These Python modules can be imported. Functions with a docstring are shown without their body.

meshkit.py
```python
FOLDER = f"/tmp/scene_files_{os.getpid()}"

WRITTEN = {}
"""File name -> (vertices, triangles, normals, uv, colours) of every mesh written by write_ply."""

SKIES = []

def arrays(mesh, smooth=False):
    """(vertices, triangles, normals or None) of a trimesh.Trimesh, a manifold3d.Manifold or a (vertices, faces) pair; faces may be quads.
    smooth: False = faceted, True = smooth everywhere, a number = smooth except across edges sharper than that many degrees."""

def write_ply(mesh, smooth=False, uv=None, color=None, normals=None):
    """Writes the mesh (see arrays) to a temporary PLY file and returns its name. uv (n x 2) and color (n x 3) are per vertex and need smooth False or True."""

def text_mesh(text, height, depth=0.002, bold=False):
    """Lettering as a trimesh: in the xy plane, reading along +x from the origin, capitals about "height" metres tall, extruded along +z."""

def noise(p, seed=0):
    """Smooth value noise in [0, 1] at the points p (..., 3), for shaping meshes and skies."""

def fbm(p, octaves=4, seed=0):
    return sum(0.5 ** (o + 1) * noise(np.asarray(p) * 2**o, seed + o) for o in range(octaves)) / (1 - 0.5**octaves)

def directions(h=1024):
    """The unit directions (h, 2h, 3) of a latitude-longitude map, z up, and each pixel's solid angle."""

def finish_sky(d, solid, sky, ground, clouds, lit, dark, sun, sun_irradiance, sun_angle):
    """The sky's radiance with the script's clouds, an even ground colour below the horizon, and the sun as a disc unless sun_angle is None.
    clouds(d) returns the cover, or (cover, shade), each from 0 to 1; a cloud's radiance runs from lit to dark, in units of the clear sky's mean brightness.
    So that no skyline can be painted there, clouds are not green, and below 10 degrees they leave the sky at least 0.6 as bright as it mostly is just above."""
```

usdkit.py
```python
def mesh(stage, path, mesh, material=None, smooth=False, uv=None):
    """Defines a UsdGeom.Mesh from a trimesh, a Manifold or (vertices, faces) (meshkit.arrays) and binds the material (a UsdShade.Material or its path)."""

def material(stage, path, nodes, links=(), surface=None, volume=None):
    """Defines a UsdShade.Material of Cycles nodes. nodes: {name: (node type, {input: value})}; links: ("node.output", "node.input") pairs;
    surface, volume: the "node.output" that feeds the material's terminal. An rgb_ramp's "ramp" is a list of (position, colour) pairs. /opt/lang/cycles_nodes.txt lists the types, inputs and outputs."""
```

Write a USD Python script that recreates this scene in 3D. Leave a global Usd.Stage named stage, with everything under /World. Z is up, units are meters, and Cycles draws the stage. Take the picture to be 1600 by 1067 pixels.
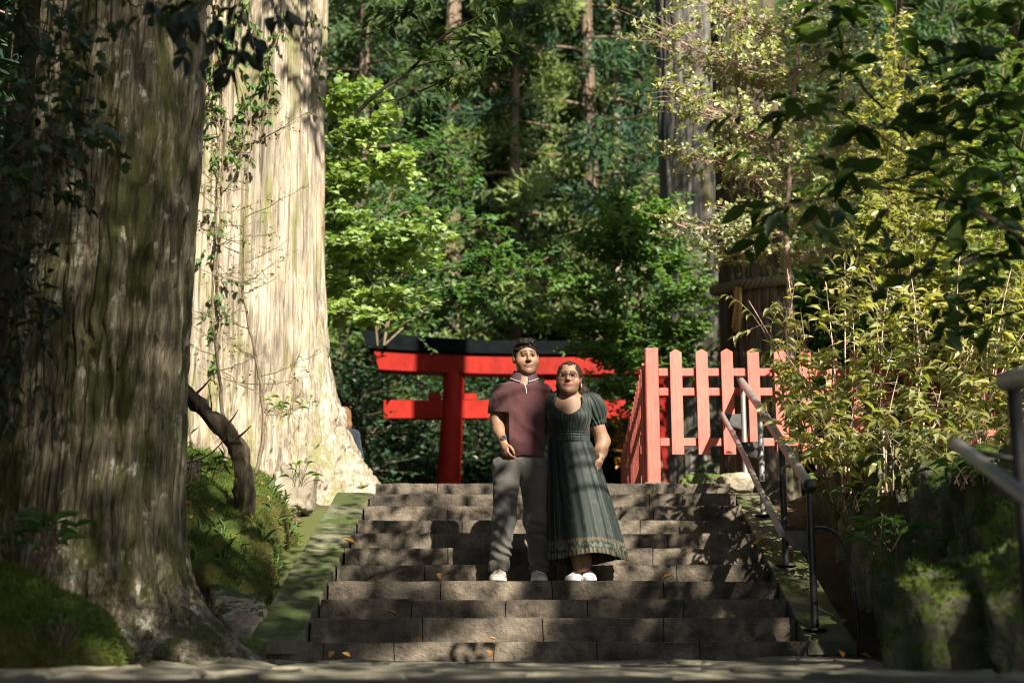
import math, random
import numpy as np, trimesh, usdkit, meshkit
import manifold3d as mf
from pxr import Usd, UsdGeom, UsdLux, UsdShade, Gf, Sdf, Vt

stage = Usd.Stage.CreateInMemory()
UsdGeom.SetStageUpAxis(stage, 'Z'); UsdGeom.SetStageMetersPerUnit(stage, 1.0)
UsdGeom.Xform.Define(stage, '/World'); UsdGeom.Scope.Define(stage, '/World/Looks')

# ---------------------------------------------------------------- camera, sky, sun, exposure
F = 50.0 / 36.0 * 1600                     # pixels of the photograph
TH = math.atan(470.0 / F)                  # pitched up
EYE = 0.13
cT, sT = math.cos(TH), math.sin(TH)
cam = UsdGeom.Camera.Define(stage, '/World/camera')
cam.CreateFocalLengthAttr(50.0); cam.CreateHorizontalApertureAttr(36.0); cam.CreateVerticalApertureAttr(24.0)
cam.AddTransformOp().Set(Gf.Matrix4d(1, 0, 0, 0, 0, -sT, cT, 0, 0, -cT, -sT, 0, 0, 0, EYE, 1))
cam.CreateFStopAttr(1.8); cam.CreateFocusDistanceAttr(10.1)
cam.CreateExposureAttr(1.8)
cam.CreateClippingRangeAttr(Gf.Vec2f(0.05, 2000))
SUN_EL, SUN_AZ = math.radians(36), math.radians(27)     # azimuth: degrees to the right of straight behind the camera
S = np.array([math.cos(SUN_EL) * math.sin(SUN_AZ), -math.cos(SUN_EL) * math.cos(SUN_AZ), math.sin(SUN_EL)])
sun = UsdLux.DistantLight.Define(stage, '/World/sun')
sun.CreateIntensityAttr(1.25); sun.CreateAngleAttr(0.5); sun.CreateColorAttr(Gf.Vec3f(1.0, 0.91, 0.76)); sun.CreateNormalizeAttr(True)
_x = np.cross([0, 0, 1.0], S); _x /= np.linalg.norm(_x); _y = np.cross(S, _x)
sun.AddTransformOp().Set(Gf.Matrix4d(*_x, 0, *_y, 0, *S, 0, 0, 0, 0, 1))
sky = UsdLux.DomeLight.Define(stage, '/World/sky')
SKYMAT = usdkit.material(stage, '/World/Looks/sky_light', {
    's': ('sky_texture', {'sky_type': 'single_scattering', 'sun_disc': False, 'sun_elevation': SUN_EL, 'sun_rotation': math.atan2(S[0], S[1]), 'aerosol_density': 1.5}),
    'b': ('background_shader', {'strength': 0.05})}, [('s.color', 'b.color')], surface='b.background')
UsdShade.MaterialBindingAPI.Apply(sky.GetPrim()).Bind(SKYMAT)
sky.GetPrim().SetCustomDataByKey('kind', 'structure')

# ---------------------------------------------------------------- helpers
def W(px, py, Y):
    """The point seen at a pixel of the photograph at the distance Y."""
    u, v = (px - 800) / F, (533.5 - py) / F
    dy, dz = cT - v * sT, sT + v * cT
    t = Y / dy
    return np.array([u * t, Y, EYE + dz * t])
def XA(px, Y, z):
    return (px - 800) / F * (Y * cT + (z - EYE) * sT)
def norm(a):
    a = np.asarray(a, float)
    return a / np.maximum(np.linalg.norm(a, axis=-1, keepdims=True), 1e-9)

_used = {}
def numbered(path):
    n = _used.get(path, -1) + 1; _used[path] = n
    return path if n == 0 else f'{path}_{n:03d}'
def tag(p, label=None, cat=None, group=None, kind=None):
    p = p.GetPrim() if hasattr(p, 'GetPrim') else p
    for k, v in (('label', label), ('category', cat), ('group', group), ('kind', kind)):
        if v: p.SetCustomDataByKey(k, v)
    return p
def thing(name, label, cat, loc=None, rz=0.0, group=None, kind=None):
    x = UsdGeom.Xform.Define(stage, numbered('/World/' + name))
    if loc is not None: x.AddTranslateOp().Set(Gf.Vec3d(*map(float, loc)))
    if rz: x.AddRotateZOp().Set(math.degrees(rz))
    tag(x, label, cat, group, kind)
    return str(x.GetPath())
def setting(name):
    x = UsdGeom.Xform.Define(stage, numbered('/World/' + name)); tag(x, kind='structure')
    return str(x.GetPath())
def obj(name, mesh, mat, parent='/World', smooth=False, label=None, cat=None, group=None, kind=None, col=None, nrm=None):
    path = numbered(f'{parent}/{name}')
    if col is not None or nrm is not None:
        v, f = (mesh.vertices, mesh.faces) if hasattr(mesh, 'faces') else mesh
        m = usdkit.mesh(stage, path, (v, f), LOOK[mat], smooth=True)
        if nrm is not None: m.GetNormalsAttr().Set(Vt.Vec3fArray.FromNumpy(np.asarray(nrm, np.float32)))
        if col is not None:
            UsdGeom.PrimvarsAPI(m).CreatePrimvar('col', Sdf.ValueTypeNames.Color3fArray, 'vertex').Set(Vt.Vec3fArray.FromNumpy(np.asarray(col, np.float32)))
    else:
        m = usdkit.mesh(stage, path, mesh, LOOK[mat], smooth=smooth)
    tag(m, label, cat, group, kind)
    return path
def copy_of(path, name, label, loc, rz=0, sc=1.0, group=None, cat=None):
    x = UsdGeom.Xform.Define(stage, numbered('/World/' + name))
    x.AddTranslateOp().Set(Gf.Vec3d(*map(float, loc))); x.AddRotateZOp().Set(math.degrees(rz))
    sc = (sc, sc, sc) if np.ndim(sc) == 0 else sc
    x.AddScaleOp().Set(Gf.Vec3f(*map(float, sc)))
    x.GetPrim().GetReferences().AddInternalReference(path); x.GetPrim().SetInstanceable(True)
    tag(x, label, cat, group)
    return str(x.GetPath())
class Acc:
    """Collects (vertices, triangles) into one mesh."""
    def __init__(s): s.v, s.f, s.n = [], [], 0
    def add(s, v, f=None):
        if f is None:
            if hasattr(v, 'to_mesh'):
                m = v.to_mesh(); v, f = m.vert_properties[:, :3], m.tri_verts
            elif hasattr(v, 'faces'): v, f = v.vertices, v.faces
            else: v, f = v
        v, f = np.asarray(v, float), np.asarray(f, int)
        if f.shape[1] == 4: f = np.vstack([f[:, [0, 1, 2]], f[:, [0, 2, 3]]])
        s.v.append(v); s.f.append(f + s.n); s.n += len(v)
        return s
    def get(s):
        return np.vstack(s.v), np.vstack(s.f)

def rbox(size, loc=(0, 0, 0), bevel=0.006, R=None):
    """A box with chamfered edges."""
    hx, hy, hz = np.asarray(size, float) / 2
    b = min(bevel, hx * .45, hy * .45, hz * .45)
    p = [(sx * (hx - (0 if k == 0 else b)), sy * (hy - (0 if k == 1 else b)), sz * (hz - (0 if k == 2 else b)))
         for sx in (-1, 1) for sy in (-1, 1) for sz in (-1, 1) for k in range(3)]
    m = mf.Manifold.hull_points(np.array(p)).to_mesh()
    v = np.array(m.vert_properties[:, :3], float)
    if R is not None: v = v @ np.asarray(R).T
    return v + np.asarray(loc), np.array(m.tri_verts)
def rot(axis, ang):
    return trimesh.transformations.rotation_matrix(ang, axis)[:3, :3]
def tube(path, radii, sides=8, cap=True):
    p = np.asarray(path, float); n = len(p)
    r = np.broadcast_to(np.asarray(radii, float), (n,))
    t = norm(np.gradient(p, axis=0))
    a = np.array([0, 0, 1.0]) if abs(t[0][2]) < .9 else np.array([1.0, 0, 0])
    u = norm(np.cross(t[0], a)); us = [u]
    for k in range(1, n):
        u = us[-1] - t[k] * np.dot(us[-1], t[k]); us.append(u / max(np.linalg.norm(u), 1e-9))
    us = np.array(us); ws = np.cross(t, us)
    th = np.arange(sides) / sides * 2 * math.pi
    v = (p[:, None] + r[:, None, None] * (us[:, None] * np.cos(th)[None, :, None] + ws[:, None] * np.sin(th)[None, :, None])).reshape(-1, 3)
    i, j = np.meshgrid(np.arange(n - 1), np.arange(sides), indexing='ij'); i, j = i.ravel(), j.ravel(); j2 = (j + 1) % sides
    f = np.vstack([np.c_[i * sides + j, i * sides + j2, (i + 1) * sides + j2], np.c_[i * sides + j, (i + 1) * sides + j2, (i + 1) * sides + j]])
    if cap:
        v = np.vstack([v, p[0], p[-1]]); c0, c1 = n * sides, n * sides + 1; j = np.arange(sides); j2 = (j + 1) % sides
        f = np.vstack([f, np.c_[np.full(sides, c0), j2, j], np.c_[np.full(sides, c1), (n - 1) * sides + j, (n - 1) * sides + j2]])
    return v, f
def spline(pts, n=24):
    """Catmull-Rom through the points."""
    p = np.asarray(pts, float)
    if len(p) < 3: return p[0] + (p[-1] - p[0]) * np.linspace(0, 1, n)[:, None]
    from scipy.interpolate import CubicSpline
    d = np.r_[0, np.cumsum(np.linalg.norm(np.diff(p, axis=0), axis=1))]
    return CubicSpline(d, p, bc_type='natural')(np.linspace(0, d[-1], n))

# leaves: unit shapes along +x, width along y, lifted along z
def _leaf(rows, fold=.16, droop=.18):
    v, f = [], []
    for k, (x, w) in enumerate(rows):
        z = -droop * x * x
        v += [(x, 0, z)] if w == 0 else [(x, w / 2, z + fold * w), (x, 0, z), (x, -w / 2, z + fold * w)]
    idx, s = [], 0
    for x, w in rows:
        idx.append([s] if w == 0 else [s, s + 1, s + 2]); s += len(idx[-1])
    for a, b in zip(idx[:-1], idx[1:]):
        if len(a) == 1 and len(b) == 3: f += [(a[0], b[1], b[0]), (a[0], b[2], b[1])]
        elif len(a) == 3 and len(b) == 1: f += [(a[0], a[1], b[0]), (a[1], a[2], b[0])]
        else:
            for k in (0, 1): f += [(a[k], a[k + 1], b[k + 1]), (a[k], b[k + 1], b[k])]
    return np.array(v, float), np.array(f)
L_DIA = (np.array([(0, 0, 0), (.45, .5, .1), (1, 0, -.08), (.45, -.5, .1)], float), np.array([(0, 2, 1), (0, 3, 2)]))
L_NEED = (np.array([(0, .25, 0), (0, -.25, 0), (1, 0, 0.0)], float), np.array([(0, 1, 2)]))
L_HEX = _leaf([(0, 0), (.3, .85), (.68, .9), (1, 0)], .1, .12)
L_OVAL = _leaf([(0, 0), (.13, .45), (.38, .98), (.68, .8), (.88, .34), (1, 0)], .14, .22)
L_LANCE = _leaf([(0, 0.06), (.14, .5), (.36, 1.0), (.62, .78), (.85, .3), (1, 0)], .18, .32)
L_BROAD = _leaf([(0, 0), (.1, .5), (.32, 1.0), (.55, .95), (.78, .55), (.92, .16), (1, 0)], .1, .16)
L_MAPLE = _leaf([(0, 0), (.1, .3), (.25, 1.0), (.4, .6), (.58, 1.05), (.7, .5), (.86, .5), (1, 0)], .08, .1)

def place(tmpl, pos, axis, nrm, L, Wd, one=True):
    """Leaves at the positions. one: all in one mesh; else arrays (n, k, 3) and the shared triangles."""
    tv, tf = tmpl
    pos, x = np.asarray(pos, float), norm(axis); n = len(pos)
    z = np.asarray(nrm, float) - x * np.sum(np.asarray(nrm, float) * x, 1, keepdims=True); z = norm(z + 1e-6)
    y = np.cross(z, x)
    L = np.broadcast_to(L, (n,))[:, None, None]; Wd = np.broadcast_to(Wd, (n,))[:, None, None]
    v = pos[:, None] + x[:, None] * tv[None, :, :1] * L + y[:, None] * tv[None, :, 1:2] * Wd + z[:, None] * tv[None, :, 2:] * L
    if not one: return v, tf
    return v.reshape(-1, 3), (tf[None] + (np.arange(n) * len(tv))[:, None, None]).reshape(-1, 3)
def rnd_dirs(rng, n, up=0.0):
    d = norm(rng.normal(size=(n, 3))); d[:, 2] += up
    return norm(d)

# signed distance fields and a surface-nets mesher
def surface_nets(fun, lo, hi, h, coarse=5):
    lo, hi = np.asarray(lo, float), np.asarray(hi, float)
    nb = np.ceil((hi - lo) / (h * coarse)).astype(int) + 1
    c = [lo[k] + (np.arange(nb[k]) + .5) * h * coarse - .5 * h for k in range(3)]
    G = np.stack(np.meshgrid(*c, indexing='ij'), -1).reshape(-1, 3)
    dc = fun(G).reshape(nb)
    near = np.abs(dc) < h * coarse * 1.6
    full = np.repeat(np.repeat(np.repeat(dc, coarse, 0), coarse, 1), coarse, 2).astype(np.float32)
    o = np.stack(np.meshgrid(*[np.arange(coarse)] * 3, indexing='ij'), -1).reshape(-1, 3)
    ids = np.argwhere(near)
    for part in np.array_split(ids, max(1, len(ids) * len(o) // 400000)):
        if not len(part): continue
        g = (part[:, None] * coarse + o[None]).reshape(-1, 3)
        full[g[:, 0], g[:, 1], g[:, 2]] = fun(lo + g * h)
    full = np.where(full == 0, 1e-9, full)
    ins = full < 0
    nx, ny, nz = full.shape
    cnt = np.zeros((nx - 1, ny - 1, nz - 1), np.float32); acc = np.zeros((nx - 1, ny - 1, nz - 1, 3), np.float32)
    for ax in range(3):
        for a in (0, 1):
            for b in (0, 1):
                oth = [k for k in range(3) if k != ax]
                s0, s1 = [None] * 3, [None] * 3
                N = full.shape
                s0[ax], s1[ax] = slice(0, N[ax] - 1), slice(1, N[ax])
                for k, off in zip(oth, (a, b)): s0[k] = s1[k] = slice(off, N[k] - 1 + off)
                A, B = full[tuple(s0)], full[tuple(s1)]
                x = (A < 0) != (B < 0)
                t = np.where(x, A / np.where(x, A - B, 1), 0)
                cnt += x
                acc[..., ax] += t
                for k, off in zip(oth, (a, b)): acc[..., k] += x * off
    act = cnt > 0
    num = np.full(act.shape, -1, np.int64); num[act] = np.arange(act.sum())
    v = lo + (np.argwhere(act) + acc[act] / cnt[act][:, None]) * h
    quads = []
    for ax in range(3):
        u, w = [(1, 2), (2, 0), (0, 1)][ax]
        s0, s1 = [slice(1, n - 1) for n in full.shape], [slice(1, n - 1) for n in full.shape]
        s0[ax] = slice(0, full.shape[ax] - 1); s1[ax] = slice(1, full.shape[ax])
        A, B = ins[tuple(s0)], ins[tuple(s1)]
        e = np.argwhere(A != B); flip = A[tuple(e.T)]
        e = e + np.array([0 if k == ax else 1 for k in range(3)])
        def cell(du, dw):
            q = e.copy(); q[:, u] -= du; q[:, w] -= dw
            return num[q[:, 0], q[:, 1], q[:, 2]]
        q = np.stack([cell(1, 1), cell(0, 1), cell(0, 0), cell(1, 0)], 1)
        q[~flip] = q[~flip][:, ::-1]
        quads.append(q)
    q = np.vstack(quads); q = q[(q >= 0).all(1)]
    return v, np.vstack([q[:, [0, 1, 2]], q[:, [0, 2, 3]]])
def sdf_normals(fun, v, e=.003):
    g = np.stack([fun(v + np.eye(3)[k] * e) - fun(v - np.eye(3)[k] * e) for k in range(3)], 1)
    return norm(g)
def smin(a, b, k):
    h = np.maximum(k - np.abs(a - b), 0) / k
    return np.minimum(a, b) - h * h * k * .25
def smax(a, b, k): return -smin(-a, -b, k)
def sd_ell(p, c, r, R=None):
    q = p - np.asarray(c)
    if R is not None: q = q @ np.asarray(R)
    r = np.asarray(r, float)
    k0 = np.linalg.norm(q / r, axis=1); k1 = np.linalg.norm(q / (r * r), axis=1)
    return k0 * (k0 - 1) / np.maximum(k1, 1e-9)
def sd_cone(p, a, b, ra, rb):
    """A capsule whose radius runs from ra to rb."""
    a, b = np.asarray(a, float), np.asarray(b, float)
    ba = b - a; t = np.clip((p - a) @ ba / max(ba @ ba, 1e-12), 0, 1)
    return np.linalg.norm(p - a - t[:, None] * ba, axis=1) - (ra + (rb - ra) * t)
def sd_chain(p, pts, rs, k=.02):
    d = sd_cone(p, pts[0], pts[1], rs[0], rs[1])
    for i in range(1, len(pts) - 1): d = smin(d, sd_cone(p, pts[i], pts[i + 1], rs[i], rs[i + 1]), k)
    return d
def scatter(v, f, n, rng, up=None):
    """Random points on a mesh with their normals."""
    a, b, c = v[f[:, 0]], v[f[:, 1]], v[f[:, 2]]
    cr = np.cross(b - a, c - a); ar = np.linalg.norm(cr, axis=1); nn = cr / np.maximum(ar, 1e-12)[:, None]
    w = ar * (1 if up is None else np.clip(nn[:, 2] + up, 0, 1.5))
    k = rng.choice(len(f), n, p=w / w.sum())
    r1, r2 = np.sqrt(rng.random(n))[:, None], rng.random(n)[:, None]
    return a[k] * (1 - r1) + b[k] * r1 * (1 - r2) + c[k] * r1 * r2, nn[k]

# ---------------------------------------------------------------- materials
LOOK = {}
def mat(name, nodes, links, surface='p.BSDF', volume=None):
    LOOK[name] = usdkit.material(stage, '/World/Looks/' + name, nodes, links, surface=surface, volume=volume)
def mat_leaf(name, cols, trans=.35, rough=.5, spec=.35, tcol=None):
    """Leaf: colour varies from leaf to leaf, light passes through."""
    n = len(cols)
    tcol = tcol or (1.25, 1.3, .45)
    mat(name, {'g': ('geometry', {}), 'o': ('object_info', {}), 'a': ('math', {'math_type': 'add'}), 'fr': ('math', {'math_type': 'fraction'}),
               'r': ('rgb_ramp', {'ramp': [(i / max(n - 1, 1), c) for i, c in enumerate(cols)]}),
               'ns': ('noise_texture', {'scale': 1.3, 'detail': 2.0}), 'nr': ('rgb_ramp', {'ramp': [(.3, (.72, .78, .8)), (.7, (1.18, 1.12, .95))]}),
               'm': ('mix_color', {'blend_type': 'multiply', 'fac': 1.0}), 't': ('mix_color', {'blend_type': 'multiply', 'fac': 1.0, 'b': tcol, 'use_clamp': False}),
               'p': ('principled_bsdf', {'roughness': rough, 'specular_ior_level': spec}), 'tr': ('translucent_bsdf', {}), 'x': ('mix_closure', {'fac': trans})},
        [('g.random_per_island', 'a.value1'), ('o.random', 'a.value2'), ('a.value', 'fr.value1'), ('fr.value', 'r.fac'), ('g.position', 'ns.vector'), ('ns.fac', 'nr.fac'),
         ('r.color', 'm.a'), ('nr.color', 'm.b'), ('m.result', 'p.base_color'), ('m.result', 't.a'), ('t.result', 'tr.color'), ('p.BSDF', 'x.closure1'), ('tr.BSDF', 'x.closure2')], surface='x.closure')
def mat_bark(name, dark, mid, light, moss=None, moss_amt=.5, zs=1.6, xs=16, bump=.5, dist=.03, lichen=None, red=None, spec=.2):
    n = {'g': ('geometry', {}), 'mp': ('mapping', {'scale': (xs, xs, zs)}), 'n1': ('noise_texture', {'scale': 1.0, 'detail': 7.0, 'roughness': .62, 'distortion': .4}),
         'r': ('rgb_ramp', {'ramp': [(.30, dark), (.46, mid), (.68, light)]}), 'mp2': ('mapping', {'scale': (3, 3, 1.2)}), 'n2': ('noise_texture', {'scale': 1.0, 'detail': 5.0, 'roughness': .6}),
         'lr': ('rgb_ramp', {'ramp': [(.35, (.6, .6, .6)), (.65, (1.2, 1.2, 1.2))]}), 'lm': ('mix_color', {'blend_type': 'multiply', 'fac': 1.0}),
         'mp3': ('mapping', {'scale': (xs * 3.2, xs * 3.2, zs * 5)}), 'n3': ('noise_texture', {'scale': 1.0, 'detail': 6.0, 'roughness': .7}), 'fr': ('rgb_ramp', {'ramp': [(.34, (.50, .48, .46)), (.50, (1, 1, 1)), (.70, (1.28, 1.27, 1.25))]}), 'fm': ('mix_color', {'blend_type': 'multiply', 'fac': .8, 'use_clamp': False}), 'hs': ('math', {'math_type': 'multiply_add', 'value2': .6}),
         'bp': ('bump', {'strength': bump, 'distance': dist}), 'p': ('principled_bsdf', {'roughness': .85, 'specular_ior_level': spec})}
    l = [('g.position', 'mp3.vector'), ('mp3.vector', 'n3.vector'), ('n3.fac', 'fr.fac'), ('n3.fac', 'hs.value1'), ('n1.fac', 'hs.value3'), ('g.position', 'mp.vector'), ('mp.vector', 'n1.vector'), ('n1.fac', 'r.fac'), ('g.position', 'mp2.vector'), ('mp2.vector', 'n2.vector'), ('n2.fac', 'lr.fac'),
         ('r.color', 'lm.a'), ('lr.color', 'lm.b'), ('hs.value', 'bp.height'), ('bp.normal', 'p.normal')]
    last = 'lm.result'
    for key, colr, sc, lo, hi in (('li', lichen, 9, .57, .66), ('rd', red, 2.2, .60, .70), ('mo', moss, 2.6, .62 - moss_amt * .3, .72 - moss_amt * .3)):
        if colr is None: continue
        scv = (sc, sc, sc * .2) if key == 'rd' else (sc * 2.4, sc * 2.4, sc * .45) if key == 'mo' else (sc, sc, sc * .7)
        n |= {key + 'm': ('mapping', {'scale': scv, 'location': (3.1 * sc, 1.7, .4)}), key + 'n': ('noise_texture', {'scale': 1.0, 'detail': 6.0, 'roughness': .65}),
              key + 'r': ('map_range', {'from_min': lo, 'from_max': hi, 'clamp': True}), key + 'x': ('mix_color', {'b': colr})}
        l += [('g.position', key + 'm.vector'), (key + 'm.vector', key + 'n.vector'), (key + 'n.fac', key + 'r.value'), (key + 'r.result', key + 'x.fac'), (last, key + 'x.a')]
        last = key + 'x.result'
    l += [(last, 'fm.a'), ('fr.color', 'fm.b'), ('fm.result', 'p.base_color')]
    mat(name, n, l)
def mat_stone(name, dark, light, moss=None, up=.55, amt=.5, scale=9, bump=.6, rough=.8, dist=.02, spec=.3):
    """Stone; moss grows on upward faces where the noise lets it."""
    n = {'g': ('geometry', {}), 'n1': ('noise_texture', {'scale': scale, 'detail': 8.0, 'roughness': .65}), 'r': ('rgb_ramp', {'ramp': [(.32, dark), (.68, light)]}),
         'v': ('noise_texture', {'scale': scale * 6, 'detail': 4.0}), 'o': ('object_info', {}), 'orr': ('map_range', {'to_min': .72, 'to_max': 1.28}), 'sn': ('noise_texture', {'scale': 1.7, 'detail': 5.0, 'roughness': .6}), 'sr': ('rgb_ramp', {'ramp': [(.35, (.62, .62, .60)), (.62, (1.25, 1.22, 1.18))]}), 'sm': ('mix_color', {'blend_type': 'multiply', 'fac': 1.0, 'use_clamp': False}),
         'bm': ('math', {'math_type': 'multiply_add', 'value2': .35}), 'bp': ('bump', {'strength': bump, 'distance': dist}), 'p': ('principled_bsdf', {'roughness': rough, 'specular_ior_level': spec})}
    n['om'] = ('vector_math', {'math_type': 'scale'})
    l = [('g.position', 'n1.vector'), ('g.position', 'v.vector'), ('n1.fac', 'r.fac'), ('o.random', 'orr.value'), ('r.color', 'om.vector1'), ('orr.result', 'om.scale'),
         ('v.fac', 'bm.value1'), ('n1.fac', 'bm.value3'), ('bm.value', 'bp.height'), ('bp.normal', 'p.normal')]
    l += [('g.position', 'sn.vector'), ('sn.fac', 'sr.fac'), ('om.vector', 'sm.a'), ('sr.color', 'sm.b')]
    last = 'sm.result'
    if moss is not None:
        n |= {'s': ('separate_xyz', {}), 'mn': ('noise_texture', {'scale': 2.4, 'detail': 6.0, 'roughness': .65}), 'ma': ('math', {'math_type': 'multiply_add', 'value2': up}),
              'mr': ('map_range', {'from_min': 1.05 - amt, 'from_max': 1.2 - amt, 'clamp': True}), 'mx': ('mix_color', {'b': moss})}
        l += [('g.true_normal', 's.vector'), ('g.position', 'mn.vector'), ('s.z', 'ma.value1'), ('mn.fac', 'ma.value3'), ('ma.value', 'mr.value'), ('mr.result', 'mx.fac'), (last, 'mx.a')]
        last = 'mx.result'
    l.append((last, 'p.base_color'))
    mat(name, n, l)
def mat_plain(name, c, rough=.5, metallic=0.0, spec=.5, var=.12, scale=6, bump=0.0, coat=0.0):
    d, e = tuple(x * (1 - var) for x in c), tuple(min(1, x * (1 + var)) for x in c)
    mat(name, {'g': ('geometry', {}), 'n': ('noise_texture', {'scale': scale, 'detail': 5.0, 'roughness': .6}), 'r': ('rgb_ramp', {'ramp': [(.3, d), (.7, e)]}),
               'bp': ('bump', {'strength': bump, 'distance': .004}), 'p': ('principled_bsdf', {'roughness': rough, 'metallic': metallic, 'specular_ior_level': spec, 'coat_weight': coat})},
        [('g.position', 'n.vector'), ('n.fac', 'r.fac'), ('r.color', 'p.base_color'), ('n.fac', 'bp.height'), ('bp.normal', 'p.normal')])
def mat_paint(name, c, worn_c, rough=.5, grain=(60, 60, 5), bump=.35, spec=.25):
    """Old paint on wood: faded patches, streaks of grime, fine grain, small chips."""
    mul = lambda k: tuple(x * k for x in c)
    mat(name, {'g': ('geometry', {}), 'o': ('object_info', {}), 'orr': ('map_range', {'to_min': .86, 'to_max': 1.12}), 'n': ('noise_texture', {'scale': 2.6, 'detail': 6.0, 'roughness': .65}), 'r': ('rgb_ramp', {'ramp': [(.3, mul(.74)), (.5, c), (.72, mul(1.18))]}),
               'mp': ('mapping', {'scale': grain}), 'gn': ('noise_texture', {'scale': 1.0, 'detail': 5.0, 'roughness': .6}), 'gr': ('rgb_ramp', {'ramp': [(.32, (.72, .70, .70)), (.6, (1.06, 1.06, 1.06))]}), 'gm': ('mix_color', {'blend_type': 'multiply', 'fac': .8, 'use_clamp': False}),
               'cn': ('noise_texture', {'scale': 23.0, 'detail': 5.0, 'roughness': .7}), 'cr': ('map_range', {'from_min': .66, 'from_max': .70, 'clamp': True}), 'cm': ('mix_color', {'b': worn_c}), 'sc': ('vector_math', {'math_type': 'scale'}),
               'bp': ('bump', {'strength': bump, 'distance': .004}), 'p': ('principled_bsdf', {'roughness': rough, 'specular_ior_level': spec})},
        [('g.position', 'n.vector'), ('n.fac', 'r.fac'), ('g.position', 'mp.vector'), ('mp.vector', 'gn.vector'), ('gn.fac', 'gr.fac'), ('r.color', 'gm.a'), ('gr.color', 'gm.b'), ('g.position', 'cn.vector'), ('cn.fac', 'cr.value'), ('cr.result', 'cm.fac'), ('gm.result', 'cm.a'),
         ('o.random', 'orr.value'), ('cm.result', 'sc.vector1'), ('orr.result', 'sc.scale'), ('sc.vector', 'p.base_color'), ('gn.fac', 'bp.height'), ('bp.normal', 'p.normal')])
def mat_vcol(name, rough=.6, spec=.3, sss=0.0, sheen=0.0, bump=0.0, scale=300, clamp=None):
    n = {'a': ('attribute', {'attribute': 'col'}), 'g': ('geometry', {}), 'n': ('noise_texture', {'scale': scale, 'detail': 3.0}), 'bp': ('bump', {'strength': bump, 'distance': .002}),
         'p': ('principled_bsdf', {'roughness': rough, 'specular_ior_level': spec, 'subsurface_weight': sss, 'subsurface_scale': .008, 'sheen_weight': sheen})}
    mat(name, n, [('a.color', 'p.base_color'), ('g.position', 'n.vector'), ('n.fac', 'bp.height'), ('bp.normal', 'p.normal')])
# ---------------------------------------------------------------- materials of the setting
GREEN_MOSS = (.040, .058, .014)
mat_stone('step_stone', (.028, .024, .019), (.145, .121, .095), moss=(.045, .045, .018), up=.30, amt=.30, scale=7, bump=.9, dist=.03)
mat_stone('curb_stone', (.062, .064, .042), (.135, .136, .088), moss=(.036, .050, .012), up=.22, amt=.45, scale=5, bump=.8, dist=.02)
mat_stone('gutter_stone', (.075, .07, .045), (.15, .14, .09), moss=(.055, .066, .018), up=.4, amt=.62, scale=5, bump=.6)
mat_stone('paving', (.085, .085, .065), (.22, .20, .15), moss=(.06, .066, .022), up=.1, amt=.22, scale=5, bump=.9, dist=.03)
mat_stone('grey_rock', (.10, .095, .08), (.26, .24, .20), moss=GREEN_MOSS, up=.35, amt=.45, scale=5, bump=.9, dist=.04)
mat_stone('pale_rock', (.17, .15, .115), (.31, .275, .22), moss=(.10, .13, .03), up=.2, amt=.28, scale=5, bump=.7, dist=.03)
mat_stone('mossy_rock', (.07, .07, .05), (.20, .195, .14), moss=(.075, .11, .022), up=.35, amt=.52, scale=6, bump=1.0, dist=.05, rough=.95, spec=.1)
mat_stone('moss_soil', (.035, .032, .014), (.085, .088, .026), moss=(.040, .062, .014), up=.3, amt=.5, scale=8, bump=1.0, dist=.04, rough=1.0, spec=.05)
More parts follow.
